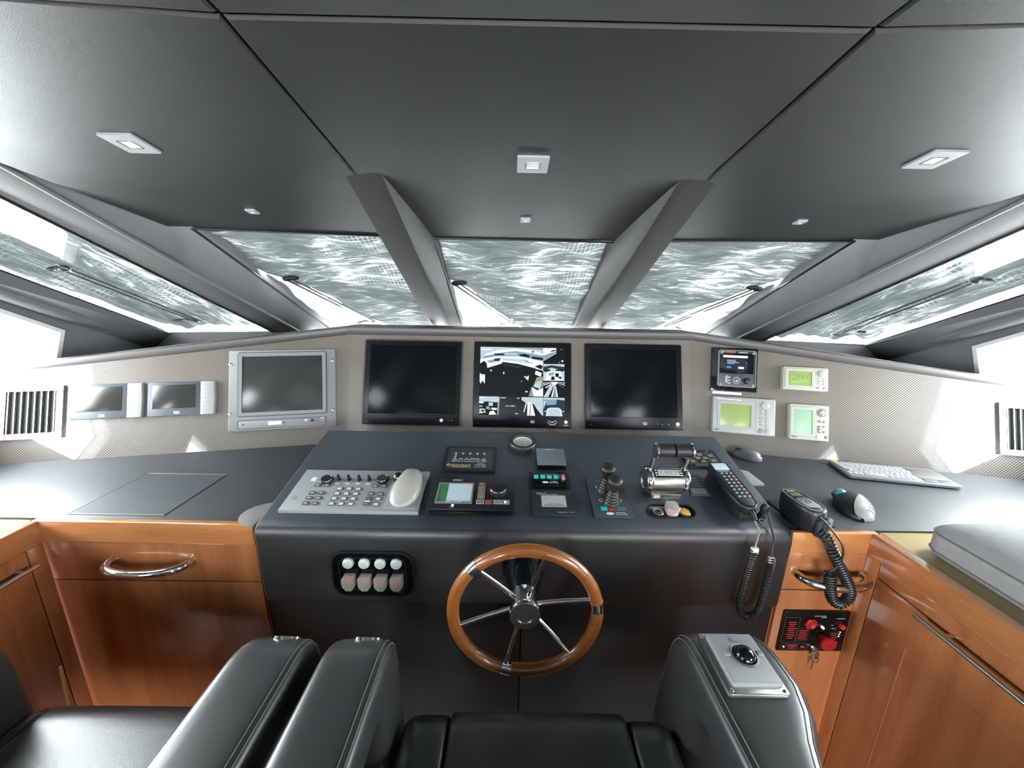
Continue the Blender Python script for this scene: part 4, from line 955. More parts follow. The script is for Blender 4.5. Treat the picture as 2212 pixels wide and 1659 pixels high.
for t, xs in ((tL, (.131,)), (tR, (.187,))):
    b = MB(); b.cyl(xs[0], -.161, .0075, .010, .0125, .001); b.build('power_button', 'white_print' if t is tL else 'led_white', t)
marks([(.16, -.161, .003, .003), (.175, -.161, .006, .002), (-.19, -.170, .003, .003)], .0112, 'grey_print', tL)
for tt in (tC, tR):
    b = MB(); b.ring(ngon(.046, -.161, .0085, .0055), ngon(.046, -.161, .0072, .0042), .011, .0114); b.build('dim_symbol', 'led_white', tt); marks([(.043, -.161, .006, .002), (-.188, -.168, .002, .002)], .0112, 'px_pale', tt)
b = MB()
for x in (.118, .144): b.ring(ngon(x, -.161, .0072), ngon(x, -.161, .0060), .011, .0114)
b.build('touch_symbol', 'px_pale', tC); b = MB(); b.cyl(.131, -.161, .0026, .011, .0114, n=10); b.build('touch_dot', 'led_white', tC)
marks([(.1185, -.161, .005, .0012), (.144, -.161, .005, .0012), (.131, -.172, .026, .0026), (.190, -.174, .018, .0026)], .0112, 'px_pale', tC)
b = MB(); b.cyl(.190, -.160, .0068, .010, .0122, .001); b.build('power_button', 'led_white', tC)
marks([(.100, -.161, .004, .004), (.12, -.163, .005, .003), (.148, -.163, .005, .004), (.188, -.172, .012, .002)], .0112, 'grey_print', tR)
# the camera pictures: flat coloured shapes on the lit screen
scr = plate(rrect(0, .0145, .372, .299, .001), .0105, .0116, .0003).build('screen', 'px_black', tC)
def SP(px, py):
    v = (py - 178) / (1383 - 178); xl = 238 + (205 - 238) * v; xr = 1748 + (1735 - 1748) * v; u = (px - xl) / (xr - xl)
    top = 178 + 12 * u; bot = 1383 + 22 * u; v = (py - top) / (bot - top)
    return (-.186 + .372 * max(0, min(1, u)), .0145 + .1495 - .299 * max(0, min(1, v)))
def pic(name, shapes):
    mats = []; b = MB(); z = .01165
    for m, pts in shapes:
        if m not in mats: mats.append(m)
        if isinstance(pts, tuple): x0, y0, x1, y1 = pts; pts = [(x0, y0), (x1, y0), (x1, y1), (x0, y1)]
        b.poly([(*SP(*p), z) for p in pts][::-1], mats.index(m)); z += .00003
    o = b.build(name, mats, scr); o['kind'] = 'stuff'; return o
pic('main_picture', [('px_pale', (238, 178, 1348, 480)), ('px_grey', [(600, 178), (1348, 182), (1348, 230), (900, 200)]), ('px_white', [(330, 300), (560, 235), (860, 205), (1150, 235), (1348, 290), (1348, 330), (1100, 275), (860, 248), (560, 285), (300, 345)]),
    ('px_blue', [(300, 350), (560, 290), (860, 255), (1348, 330), (1348, 420), (900, 345), (560, 350), (260, 395)]), ('px_black', [(490, 300), (655, 300), (655, 325), (480, 330)]), ('px_black', [(925, 312), (1040, 300), (1112, 330), (1112, 365), (930, 335)]),
    ('px_black', [(1150, 345), (1348, 370), (1348, 415), (1150, 385)]), ('px_pale', [(680, 290), (900, 290), (900, 318), (680, 318)]), ('px_white', [(235, 400), (520, 348), (900, 345), (1348, 440), (1348, 600), (1200, 560), (700, 450), (350, 560), (225, 470)]),
    ('px_blue', [(350, 430), (560, 385), (600, 420), (400, 470)]), ('px_pale', [(620, 380), (1040, 400), (1200, 480), (900, 440), (640, 420)]), ('px_navy', [(480, 390), (600, 375), (560, 440), (480, 430)]), ('px_blue', [(1050, 400), (1110, 470), (1040, 450)]),
    ('px_black', [(222, 480), (300, 430), (345, 470), (360, 560), (400, 605), (440, 545), (620, 500), (620, 448), (900, 480), (1220, 560), (1235, 720), (1180, 850), (1140, 910), (1085, 1055), (210, 1050)]),
    ('px_navy', [(640, 480), (1000, 540), (900, 550), (620, 500)]), ('px_black', [(1200, 525), (1300, 490), (1348, 520), (1320, 580)]), ('px_white', [(1220, 600), (1330, 640), (1310, 710), (1205, 665)]), ('px_olive', [(1235, 720), (1348, 705), (1348, 900), (1180, 860)]), ('px_pale', [(1240, 800), (1320, 780), (1300, 930), (1170, 880)]),
    ('px_white', [(1145, 890), (1250, 950), (1348, 900), (1348, 1060), (1180, 1058)]), ('px_olive', [(1145, 890), (1180, 1058), (1090, 1055)]), ('px_white', [(222, 640), (250, 670), (318, 672), (312, 840), (272, 780), (240, 840), (218, 800)]), ('px_white', [(640, 640), (655, 615), (665, 660), (635, 665)]),
    ('px_white', [(1010, 710), (1040, 695), (1055, 720), (1030, 730)]), ('px_white', [(1070, 700), (1100, 690), (1085, 775), (1040, 745)]), ('px_white', [(958, 785), (972, 780), (975, 800), (962, 802)]), ('px_white', (1030, 965, 1075, 985)), ('px_white', (240, 215, 455, 235)), ('px_red', (1150, 245, 1192, 280)), ('px_white', (410, 590, 440, 615))])
pic('upper_right_picture', [('px_pale', (1352, 185, 1600, 470)), ('px_white', [(1352, 200), (1580, 195), (1590, 240), (1352, 330)]), ('px_black', [(1590, 190), (1748, 190), (1740, 470), (1370, 470), (1352, 430), (1590, 290)]), ('px_blue', [(1352, 330), (1590, 250), (1590, 275), (1352, 420)]),
    ('px_navy', [(1490, 240), (1580, 215), (1585, 235), (1500, 262)]), ('px_white', (1680, 410, 1712, 440)), ('px_red', (1660, 205, 1685, 225)), ('px_pale', (1628, 448, 1655, 456))])
pic('middle_right_picture', [('px_pale', (1354, 480, 1732, 775)), ('px_navy', [(1354, 530), (1500, 500), (1732, 530), (1732, 600), (1500, 545), (1354, 600)]), ('px_black', (1370, 575, 1480, 620)), ('px_black', (1580, 575, 1720, 610)), ('px_white', [(1430, 610), (1660, 605), (1700, 760), (1390, 760)]), ('px_blue', [(1450, 640), (1560, 625), (1530, 680), (1450, 690)]),
    ('px_black', [(1500, 700), (1550, 700), (1560, 770), (1490, 770)]), ('px_black', [(1570, 640), (1640, 650), (1620, 720), (1570, 700)]), ('px_black', [(1630, 700), (1675, 705), (1680, 745), (1630, 740)]), ('px_white', (1354, 765, 1732, 778))])
rays = [('px_white', [(1550, 800), (1555, 800), (1552 + 210 * math.cos(a) + 14 * math.sin(a), 805 + 150 * abs(math.sin(a)) * .9 + 14), (1552 + 210 * math.cos(a) - 14 * math.sin(a), 805 + 150 * abs(math.sin(a)) * .9)]) for a in (.05, .35, .7, 2.4, 2.8, 3.05)]
pic('lower_right_picture', [('px_black', (1354, 782, 1730, 1068)), ('px_pale', [(1480, 850), (1540, 860), (1440, 1068), (1356, 1068)]), ('px_white', [(1545, 870), (1560, 870), (1520, 1068), (1490, 1068)]), ('px_white', [(1560, 870), (1580, 880), (1615, 1068), (1590, 1068)]), ('px_blue', [(1560, 900), (1570, 900), (1585, 1068), (1535, 1068)]), ('px_white', [(1490, 800), (1620, 800), (1560, 870), (1520, 860)])] + rays)
pic('bottom_left_picture', [('px_black', (208, 1055, 572, 1383)), ('px_pale', [(208, 1058), (572, 1062), (570, 1170), (380, 1150), (208, 1150)]), ('px_white', (212, 1070, 310, 1085)), ('px_pale', (380, 1165, 455, 1225)), ('px_white', (205, 1150, 290, 1180)), ('px_blue', (212, 1215, 270, 1245)), ('px_white', [(430, 1255), (530, 1265), (520, 1300), (430, 1290)]),
    ('px_pale', [(220, 1270), (310, 1275), (330, 1340), (210, 1360)]), ('px_black', (250, 1295, 300, 1325)), ('px_white', [(400, 1320), (470, 1310), (520, 1375), (380, 1380)]), ('px_blue', [(340, 1230), (380, 1230), (420, 1290), (330, 1280)]), ('px_grey', [(540, 1150), (572, 1150), (560, 1383), (530, 1383)])])
pic('bottom_centre_picture', [('px_white', (585, 1077, 688, 1088)), ('px_white', (888, 1083, 925, 1098)), ('px_white', (848, 1354, 900, 1366)), ('px_pale', [(965, 1070), (1346, 1075), (1346, 1395), (1330, 1395), (1150, 1170), (1060, 1180), (1010, 1150), (965, 1120)]), ('px_white', [(1070, 1160), (1150, 1170), (1205, 1395), (1062, 1395)]), ('px_grey', [(1120, 1180), (1135, 1180), (1120, 1395), (1095, 1395)]), ('px_black', [(1165, 1180), (1200, 1220), (1290, 1395), (1220, 1395)]), ('px_white', [(1040, 1170), (1060, 1180), (1010, 1340), (998, 1330)])])
pic('bottom_right_picture', [('px_navy', (1352, 1072, 1733, 1404)), ('px_pale', [(1352, 1078), (1730, 1085), (1730, 1125), (1600, 1110), (1352, 1120)]), ('px_blue', [(1420, 1120), (1590, 1110), (1580, 1200), (1400, 1210)]), ('px_pale', [(1352, 1130), (1415, 1130), (1352, 1280)]), ('px_white', [(1420, 1275), (1470, 1255), (1620, 1255), (1668, 1290), (1690, 1404), (1395, 1404)]), ('px_pale', [(1440, 1290), (1480, 1268), (1610, 1270), (1650, 1300), (1660, 1400), (1420, 1400)]), ('px_white', (1370, 1310, 1410, 1322)), ('px_white', (1680, 1315, 1725, 1325))])
p = SP(765, 1228); o = text('NO VIDEO', .0088, 'px_white', scr, p[0], p[1], .0119)

# grey marine computer monitor
t = place('marine_monitor', 'grey metal bezelled marine monitor on the left dash wing', 'monitor', -.236, .2375, SL)
b = MB(); b.prism(rrect(0, 0, .407, .334, .003), 0, .010, .0025); b.build('bezel', 'grey_bezel', t)
b = MB(); b.ring(rrect(-.001, .0245, .334, .262, .008), rrect(-.001, .0245, .306, .234, .003), .0095, .0135); b.build('screen_frame', 'grey_bezel', t)
b = MB(); b.ring(rrect(-.001, .0245, .340, .268, .010), rrect(-.001, .0245, .334, .262, .008), .0098, .0104); b.build('frame_groove', 'dark_metal', t)
plate(rrect(-.001, .0235, .305, .233, .002), .0098, .0108, .0003).build('screen', 'dark_screen', t)
b = MB(); b.prism(rrect(-.002, -.1415, .334, .034, .006), .0095, .0115, .001); d = b.build('control_strip', 'grey_bezel', t)
b = MB(); b.ring(rrect(-.002, -.1415, .336, .036, .006), rrect(-.002, -.1415, .332, .032, .005), .0095, .0121); b.build('strip_edge', 'dark_metal', d)
b = MB(); b.rbox(-.032, -.140, .050, .014, .011, .0128, .001, .0004); b.build('label_plate', 'white_plastic', d)
for x in (-.150, .002):
    b = MB(); b.lathe([(.0035, .011), (.0035, .013), (.002, .0135)], x, -.1405, 12); b.build('screw', 'dark_metal', d)
b = MB(); b.lathe([(.006, .011), (.0055, .022), (.003, .024)], .110, -.137, 16); b.build('knob', 'dark_metal', d)
b = MB(); b.ring(ngon(.149, -.1365, .0055), ngon(.149, -.1365, .004), .011, .0125); b.build('button_ring', 'chrome', d)
marks([(.088, -.133, .018, .003), (.085, -.139, .008, .0024), (.150, -.128, .012, .0024)], .0116, 'white_print', d)
for x, y in ((-.1975, .109), (-.1975, -.096), (.193, .116), (.193, -.098)):
    b = MB(); b.lathe([(.0055, .009), (.0055, .012), (.003, .0135)], x, y, 14); b.build('mounting_screw', 'chrome', t)

# two small alarm monitors
def unit(label, cx):
    t = place('alarm_monitor', label, 'monitor', cx, .2135, SL, 0, 'slate alarm monitors on the left dash wing')
    W = .230
    b = MB(); b.prism([(-W / 2, -.0665), (W / 2 - .048, -.0665), (W / 2 - .048, .0665), (-W / 2, .0665)], 0, .012, .002); b.build('housing', 'slate_plastic', t)
    plate(rrect(-.0135 + .0 - .0115, .009, .148, .094, .002), .0115, .0128, .0003).build('screen', 'dark_screen', t)
    b = MB(); b.prism([(W / 2 - .0475, -.067), (W / 2, -.067), (W / 2 + .003, 0), (W / 2, .067), (W / 2 - .0475, .067)], 0, .017, .003); k = b.build('keypad_strip', 'light_grey_plastic', t)
    for i in range(7):
        b = MB(); b.box(W / 2 - .040, W / 2 - .010, -.050 + i * .0165, -.0492 + i * .0165, .017, .0174); b.build('key_divider', 'grey_device', k)
    b = MB(); b.box(-.004 - .021, -.004 - .002, -.0595, -.0495, .012, .0125); b.build('logo_plate', 'white_print', t)
    b = MB(); b.box(-.004 - .0185, -.004 - .013, -.0565, -.0525, .0125, .0128); b.box(-.014, -.0075, -.0565, -.0525, .0125, .0128); b.build('logo_mark', 'slate_plastic', t)
    return t
unit('slate alarm monitor nearer the vent on the left dash wing', -.8505)
unit('slate alarm monitor beside the grey marine monitor', -.6035)

# air vents at the two ends
def vent(label, cx, F, W, tone):
    t = place('air_vent', label, 'vent', cx, .1835, F, 0, 'air vents in the dash wings'); Hh = .197
    b = MB(); b.ring(rrect(0, 0, W, Hh, .003), rrect(0, 0, W - .040, Hh - .040, .002), 0, .010); b.build('frame', 'brushed', t)
    b = MB(); b.box(-W / 2 + .012, W / 2 - .012, -Hh / 2 + .012, Hh / 2 - .012, .0002, .001); b.build('duct', 'black_matte', t)
    n = 8 if W > .18 else 7
    for i in range(n):
        x = -W / 2 + .028 + i * (W - .052) / (n - 1)
        b = MB(); b.prism([(x - .004, -Hh / 2 + .019), (x - .001, -Hh / 2 + .019), (x - .001, Hh / 2 - .019), (x - .004, Hh / 2 - .019)], .001, .0085); b.build('slat', 'brushed', t)
    return t
vent('brushed metal air vent at the left end of the dash', -1.086, SL, .192, 0)
vent('brushed metal air vent at the right end of the dash', 1.163, SR, .192, 0)

# right wing: stereo, three cream instruments
t = place('audio_remote', 'black square control unit with a lit blue screen on the right dash wing', 'control panel', .147, .349, SR)
b = MB(); b.prism(rrect(0, 0, .181, .188, .002), 0, .010, .001); b.build('back_plate', 'black_gloss', t)
b = MB(); b.prism(rrect(.008, .004, .146, .156, .008), .010, .020, .002); d = b.build('body', 'panel_slate', t)
b = MB(); b.ring(rrect(.008, .004, .148, .158, .009), rrect(.008, .004, .142, .152, .007), .010, .0212); b.build('rim', 'grey_bezel', d)
plate(rrect(.006, .025, .132, .090, .002), .0195, .0208, .0003).build('screen_glass', 'black_gloss', t)
b = MB(); b.box(-.048, .048, .050, .060, .0208, .0211); b.build('title_bar', 'px_white', t)
b = MB(); b.box(-.036, .040, -.004, .046, .0208, .0210); b.build('dialog', 'px_navy', t)
marks([(-.016, .039, .034, .0022), (-.014, .034, .036, .0022), (-.008, .029, .046, .0022), (-.018, .024, .028, .0022)], .0211, 'px_pale', t)
b = MB(); b.box(-.034, -.016, .005, .012, .0211, .0213); b.build('blue_button', 'px_sky', t); b = MB(); b.box(.012, .034, .003, .012, .0211, .0213); b.build('white_button', 'px_white', t)
marks([(.043, .032, .005, .003), (.043, .022, .003, .003), (.043, .012, .003, .003)], .0209, 'px_grey', t)
marks([(-.020, .0745, .038, .005)], .0202, 'px_orange', t); marks([(.030, .0735, .036, .004), (-.046, .0745, .006, .005)], .0202, 'grey_print', t)
for x, y in ((-.055, .072), (.071, .072), (-.055, -.066), (.071, -.066)):
    b = MB(); b.cyl(x, y, .0062, .018, .0216, .001, 16); b.build('corner_screw', 'grey_bezel', t)
b = MB(); b.ring(ngon(.007, -.047, .016), ngon(.007, -.047, .0085), .0195, .0225); b.build('dial_ring', 'pewter', t); b = MB(); b.cyl(.007, -.047, .006, .0195, .0235, .001); b.build('dial_centre', 'pewter', t)
b = MB(); b.lathe([(.013, .0195), (.0125, .028), (.011, .034), (.004, .035)], .048, -.048, 24); b.build('rotary_knob', 'dark_metal', t)
for i in range(3):
    b = MB(); b.rbox(-.022, -.034 - i * .0125, .011, .0085, .0195, .0225, .001, .0005); b.build('key', 'pewter', t)
b = MB(); b.box(-.036, -.034, -.058, -.030, .0198, .0204); b.box(-.031, -.029, -.060, -.028, .0198, .0204); b.build('accent_line', 'white_print', t)
t = place('label_strip', 'white label strip stuck under the black control unit', 'label', .125, .2475, SR)
b = MB(); b.box(-.057, .057, -.005, .005, 0, .0008); b.build('tape', 'white_plastic', t)

def cream(label, cx, cy, W, Hh, sx, sy, sw, sh, lcd, mode, m='cream_plastic'):
    t = place('navigation_display', label, 'display', cx, cy, SR, 0)
    b = MB(); b.prism(rrect(0, 0, W, Hh, .006), 0, .022, .004); b.build('housing', m, t)
    b = MB(); b.ring(rrect(sx, sy, sw + .022, sh + .020, .003), rrect(sx, sy, sw, sh, .001), .0215, .0245); b.build('screen_frame', m, t)
    plate(rrect(sx, sy, sw + .002, sh + .002, .001), .0215, .0224, .0002).build('screen', lcd, t)
    kx = (sx + sw / 2 + W / 2) / 2 + .006
    if mode == 'small':
        b = MB(); b.lathe([(.0135, .022), (.0135, .025), (.010, .0265), (.004, .0265)], kx, Hh / 2 - .023, 20); b.build('cursor_pad', 'light_grey_plastic', t)
        for i in range(3):
            for j in range(2):
                b = MB(); b.rbox(kx - .009 + j * .018, .004 - i * .011, .011, .006, .0218, .0242, .0025, .0006); b.build('key', 'light_grey_plastic', t)
        b = MB(); b.rbox(kx - .007, -Hh / 2 + .014, .018, .010, .0218, .0245, .004, .0006); b.build('power_key', 'light_grey_plastic', t); b = MB(); b.cyl(kx + .011, -Hh / 2 + .014, .005, .0218, .0245, .0005); b.build('enter_key', 'light_grey_plastic', t)
        marks([(sx - .020 + i * .016, sy + .016, .011, .0014) for i in range(4)] + [(sx - .006 + i * .016, sy + .0075, .009, .003) for i in range(3)] + [(sx - .018 + i * .014, sy - .001, .010, .0014) for i in range(4)] + [(sx - .020, sy - .006, .022, .0014), (sx + .018, sy - .018, .030, .0014)] + [(sx - .030 + i * .012, sy - .025, .006, .003) for i in range(6)], .0225, 'lcd_ink', t, 'screen_print')
        b = MB(); outline(b, sx - .001, sy - .004, sw - .014, .036, .0225, .0007); o = b.build('screen_outline', 'lcd_ink', t); o['kind'] = 'stuff'
    if mode == 'wide':
        b = MB(); b.lathe([(.0155, .022), (.0155, .025), (.012, .0265), (.005, .0265)], kx, Hh / 2 - .026, 22); b.build('cursor_pad', 'light_grey_plastic', t)
        for i in range(6):
            for j in range(2):
                b = MB(); b.prism(rrect(kx - .0105 + j * .021, .026 - i * .0148, .016, .0085, .004), .0218, .0246, .0008); b.build('key', 'light_grey_plastic', t)
        b = MB(); b.rbox(kx - .013, -Hh / 2 + .017, .022, .014, .0218, .0246, .006, .0006); b.build('power_key', 'grey_bezel', t); b = MB(); b.rbox(kx + .012, -Hh / 2 + .017, .016, .012, .0218, .0246, .005, .0006); b.build('enter_key', 'light_grey_plastic', t)
        b = MB(); b.box(sx + sw / 2 + .017, sx + sw / 2 + .018, -Hh / 2 + .012, Hh / 2 - .012, .0215, .0222); b.build('divider', 'grey_device', t)
        marks([(-W / 2 + .030, Hh / 2 - .011, .032, .003), (-W / 2 + .068, Hh / 2 - .0115, .034, .003), (-W / 2 + .100, Hh / 2 - .012, .020, .003)], .0222, 'white_print', t); marks([(-W / 2 + .018, -Hh / 2 + .012, .016, .006)], .0222, 'grey_device', t)
    if mode == 'tall':
        b = MB(); b.lathe([(.0165, .022), (.0165, .0255), (.013, .027), (.005, .027)], kx, Hh / 2 - .030, 22); b.build('cursor_pad', 'grey_bezel', t); 
        b = MB(); b.box(kx - .011, kx + .011, Hh / 2 - .0318, Hh / 2 - .0282, .027, .028); b.box(kx - .0018, kx + .0018, Hh / 2 - .041, Hh / 2 - .019, .027, .0281); b.build('cross', 'white_plastic', t)
        for i in range(3):
            b = MB(); b.prism(ngon(kx + .009, .007 - i * .0205, .007, .0058, 16), .0218, .0246, .0008); b.build('key', 'light_grey_plastic', t)
        b = MB(); b.prism(ngon(kx - .009, .007, .0065, .005, 16), .0218, .0246, .0008); b.build('key', 'grey_bezel', t)
        b = MB(); b.rbox(kx - .009, -.025, .013, .032, .0218, .0246, .006, .0008); b.build('rocker_key', 'grey_bezel', t); marks([(kx - .009, -.018, .006, .005), (kx - .009, -.032, .006, .005)], .0247, 'white_plastic', t)
        b = MB(); b.rbox(kx - .008, -Hh / 2 + .018, .026, .014, .0218, .0252, .006, .0006); b.build('power_key', 'white_plastic', t); b = MB(); b.cyl(kx + .014, -Hh / 2 + .018, .0065, .0218, .0252, .0006); b.build('enter_key', 'grey_bezel', t)
        marks([(-W / 2 + .018, -Hh / 2 + .011, .020, .006)], .0222, 'grey_device', t)
    return t
cream('small wide cream navigation display beside the black control unit', .4125, .3255, .166, .097, -.0205, .0, .086, .060, 'lcd_green', 'small')
cream('largest cream navigation display, with two columns of keys', .186, .1535, .240, .153, -.031, .0005, .118, .092, 'lcd_green', 'wide', 'light_grey_plastic')
cream('tall cream navigation display with a mint screen, lower right', .4285, .1475, .143, .145, -.0225, .001, .068, .098, 'lcd_mint', 'tall')

# ================================================================== THINGS ON THE RIGHT WORKTOP
ZW = -.650
# compact keyboard with touchpad
t = thing('keyboard', 'slim grey wireless keyboard with touchpad on the right worktop', 'keyboard', WORLD, (1.380, 1.312, ZW), math.radians(-11.8))
b = MB(); b.prism(rrect(0, 0, .346, .142, .012, 4), .003, .014, .003, .002); b.build('body', 'keyboard_frame', t)
b = MB(); b.prism(rrect(-.050, -.004, .232, .116, .004), .0135, .0146, .0004); b.build('key_bed', 'grey_bezel', t)
b = MB(); b.prism(rrect(.116, .010, .094, .086, .004), .0135, .0148, .0004); b.build('touchpad', 'grey_device', t)
b = MB(); b.box(.070, .162, -.0125, -.0105, .0148, .0152); b.build('touchpad_stripe', 'yellow', t)
for x in (.093, .139):
    b = MB(); b.rbox(x, -.047, .044, .022, .0135, .0152, .002, .0005); b.build('touchpad_button', 'grey_device', t)
b = MB(); b.rbox(-.156, .060, .020, .009, .0135, .0152, .002, .0005); b.build('yellow_key', 'yellow', t)
kw = {}
def kkey(wd, hg):
    if (wd, hg) not in kw:
        q = MB(); q.rbox(0, 0, wd, hg, .0140, .0172, .002, .0006, 2); kw[(wd, hg)] = q.mesh('key', 'keyboard_key')
    return kw[(wd, hg)]
for i in range(14): link('key', kkey(.0138, .0085), t, (-.158 + i * .0165, .0475, 0))
for r_i, (y, n, off) in enumerate(((.0325, 14, 0), (.0140, 14, .004), (-.0045, 13, .007), (-.0230, 12, .013))):
    for i in range(n): link('key', kkey(.0140, .0155), t, (-.158 + off + i * .0165, y, 0))
for x, wd in ((-.157, .0150), (-.1395, .0150), (-.122, .0150), (-.074, .074), (-.026, .0150), (-.0085, .0150), (.009, .0150), (.026, .0150), (.0435, .0150)): link('key', kkey(wd, .0155), t, (x, -.0415, 0))
b = MB(); b.lathe([(.004, .002), (.004, 0)], -.15, .055, 10); b.build('foot', 'rubber', t); b = MB(); b.lathe([(.004, .003), (.004, 0)], .15, -.055, 10); b.build('foot', 'rubber', t)

def hump(b, L, W, Hh, y_hi=.35, pw=2.4, n=20, k=16, clip=None):
    """mouse-like body along local y"""
    rings = []
    for i in range(n + 1):
        a = -1 + 2 * i / n; a = math.copysign(abs(a) ** .9, a); half = W / 2 * max(.02, 1 - abs(a) ** pw) ** .5
        hh = Hh * max(.10, (1 - abs(a - y_hi * .6) ** 2.2 / (1.0 + abs(y_hi * .6)) ** 2.2)) ** .7
        rings.append([(half * math.copysign(abs(math.cos(PI * j / k)) ** .8, math.cos(PI * j / k)), a * L / 2, .0015 + hh * math.sin(PI * j / k) ** .7) for j in range(k + 1)])
    b.loft(rings)
# trackball mouse
t = thing('trackball_mouse', 'grey thumb trackball mouse with a blue ball on the right worktop', 'mouse', WORLD, (1.032, 1.078, ZW), math.radians(-26))
b = MB(); hump(b, .140, .092, .044, .2); b.build('body', 'black_plastic', t, angle=60)
b = MB(); 
rings = []
for i in range(17):
    a = -1 + 2 * i / 16; half = .0475 * max(.03, 1 - abs(a) ** 2.4) ** .5; hh = .047 * max(.12, 1 - abs(a - .1) ** 2.2 / 1.25) ** .7
    am = PI * (.70 - .22 * (a + 1)); rings.append([(half * math.cos(am * j / 14) + .002, a * .072 - .004, .002 + hh * math.sin(am * j / 14) ** .7) for j in range(15)])
b.loft(rings, cap0=False, cap1=False, ring_closed=False); b.build('ribbed_shell', 'light_grey_plastic', t, angle=60)
for i in range(7):
    y = -.050 + i * .010; a = (y + .004) / .072; half = .0478 * max(.03, 1 - abs(a) ** 2.4) ** .5; hh = .0475 * max(.12, 1 - abs(a - .1) ** 2.2 / 1.25) ** .7
    b = MB(); b.tube([(half * math.cos(PI * j / 24) + .002, y, .0025 + hh * math.sin(PI * j / 24) ** .7) for j in range(1, 9)], .0007, 5); b.build('rib', 'grey_bezel', t)
b = MB(); b.ball((-.026, .030, .030), .0185, .0185, .0185, 22, 14); b.build('ball', 'blue_ball', t)
b = MB(); b.lathe([(.0205, .022), (.0215, .027), (.0200, .030), (.0180, .029)], -.026, .030, 24); b.build('ball_ring', 'dark_metal', t)
b = MB(); b.rbox(.012, .050, .010, .022, .020, .036, .004, .002); b.build('scroll_wheel', 'rubber', t)
# plain mouse at the back
t = thing('mouse', 'small dark grey mouse at the foot of the right dash wing', 'mouse', WORLD, (.925, 1.456, ZW), math.radians(48))
b = MB(); hump(b, .112, .062, .034, -.1); b.build('body', 'grey_device', t, angle=60)
b = MB(); b.rbox(0, .030, .007, .022, .018, .033, .003, .002); b.build('scroll_wheel', 'rubber', t)
b = MB(); hump(b, .054, .046, .031, 0); o = b.build('palm_shell', 'light_grey_plastic', t, (0, -.028, .001), angle=60)
# pale card half behind the console edge
t = thing('card', 'pale grey plastic card lying close against the console right side', 'card', WORLD, (.812, 1.27, ZW))
b = MB(); b.prism([(-.035, -.055), (.034, -.054), (.039, -.045), (.039, .050), (.020, .062), (-.035, .062)], 0, .006, .0015); b.build('plate', 'light_grey_plastic', t)
# VHF handset
t = thing('radio_handset', 'black radio handset with small green display on the right worktop', 'radio handset', WORLD, (.808, 1.0, ZW), math.radians(4))
b = MB(); b.prism([(-.012, -.030), (.090, -.028), (.090, .115), (.0, .125), (-.012, .110)], 0, .005, .001); b.build('base_plate', 'black_plastic', t)
hb_ = [(-.030, .048), (-.033, .02), (-.033, -.030), (-.026, -.056), (-.010, -.066), (.010, -.066), (.026, -.056), (.033, -.030), (.033, .02), (.030, .048), (.018, .062), (-.018, .062)]
b = MB(); b.loft([[(x * .92 + .006, y * .9, .004) for x, y in hb_], [(x * 1.05 + .004, y, .030) for x, y in hb_], [(x, y, .062) for x, y in hb_], [(x * .97, y * .98, .072) for x, y in hb_], [(x * .86, y * .92, .076) for x, y in hb_]]); b.build('body', 'black_plastic', t, angle=50)
b = MB(); b.ring([(x * .90, y * .94) for x, y in hb_], [(x * .82, y * .89) for x, y in hb_], .0755, .0775); b.build('face_rim', 'grey_bezel', t)
b = MB(); b.rbox(0, .030, .034, .022, .0755, .0772, .002, .0004); b.build('display', 'lcd_ink', t)
marks([(0, .047, .024, .0035)], .0765, 'white_print', t)
b = MB(); b.rbox(0, -.018, .042, .052, .0755, .0770, .010, .0004); b.build('key_field', 'light_grey_plastic', t)
for x, y, sx, sy in ((-.012, .002, .010, .006), (.0, .002, .009, .006), (.012, .002, .010, .006), (-.012, -.009, .010, .006), (0, -.009, .009, .006), (.012, -.009, .010, .006), (0, -.020, .018, .006)):
    b = MB(); b.rbox(x, y, sx, sy, .0768, .0785, .0015, .0005, 2); b.build('key', 'grey_device', t)
b = MB(); b.rbox(.004, -.070, .034, .018, .006, .052, .006, .004); b.build('cord_clamp', 'black_matte', t)
b = MB(); b.rbox(.030, -.062, .014, .012, .030, .052, .003, .002); b.build('latch', 'grey_bezel', t)
t = thing('coiled_cable', 'thick black coiled cord hanging from the radio handset', 'cable', WORLD)
cp = [(.808, .925, -.628), (.822, .912, -.642), (.830, .898, -.668), (.842, .894, -.690), (.858, .893, -.715), (.877, .893, -.745), (.897, .893, -.780), (.902, .893, -.812), (.884, .893, -.832), (.862, .893, -.822), (.848, .893, -.792), (.838, .893, -.752), (.834, .893, -.735)]
b = MB(); b.tube(coil(cp, .0118, 44, 12), .0032, 6); b.build('coil', 'rubber', t)
b = MB(); b.tube(smooth_path([(.834, .893, -.735), (.830, .890, -.726), (.841, .885, -.708), (.846, .882, -.673), (.838, .885, -.637), (.818, .905, -.605), (.806, .932, -.588)], 7), .0028, 8); b.build('lead', 'rubber', t)
# grey cushion on the tan shelf
t = thing('cushion', 'large grey cloth cushion lying on the tan shelf at right', 'cushion', WORLD, (1.33, .50, -.655))
b = MB(); out_ = rrect(0, 0, .54, .80, .045, 6)
b.loft([[(x, y, z) for x, y in rrect(0, 0, .54 - 2 * d, .80 - 2 * d, max(.03, .045 - d * .1), 6)] for d, z in ((.014, 0), (.002, .010), (0, .020), (.0, .062), (.004, .072), (.016, .084), (.04, .095), (.09, .104), (.16, .109), (.22, .111))])
b.build('pad', 'cushion_cloth', t, angle=70)
for z, k in ((.064, 1.0), (.018, 1.0)):
    b = MB(); b.tube([(x, y, z) for x, y in rrect(0, 0, .54 * k, .80 * k, .045, 6)], .0022, 6, closed=True); b.build('welt', 'grey_device', t)
b = MB(); b.rbox(.06, .22, .045, .024, .105, .1125, .002, .0005); b.build('sewn_label', 'black_matte', t)

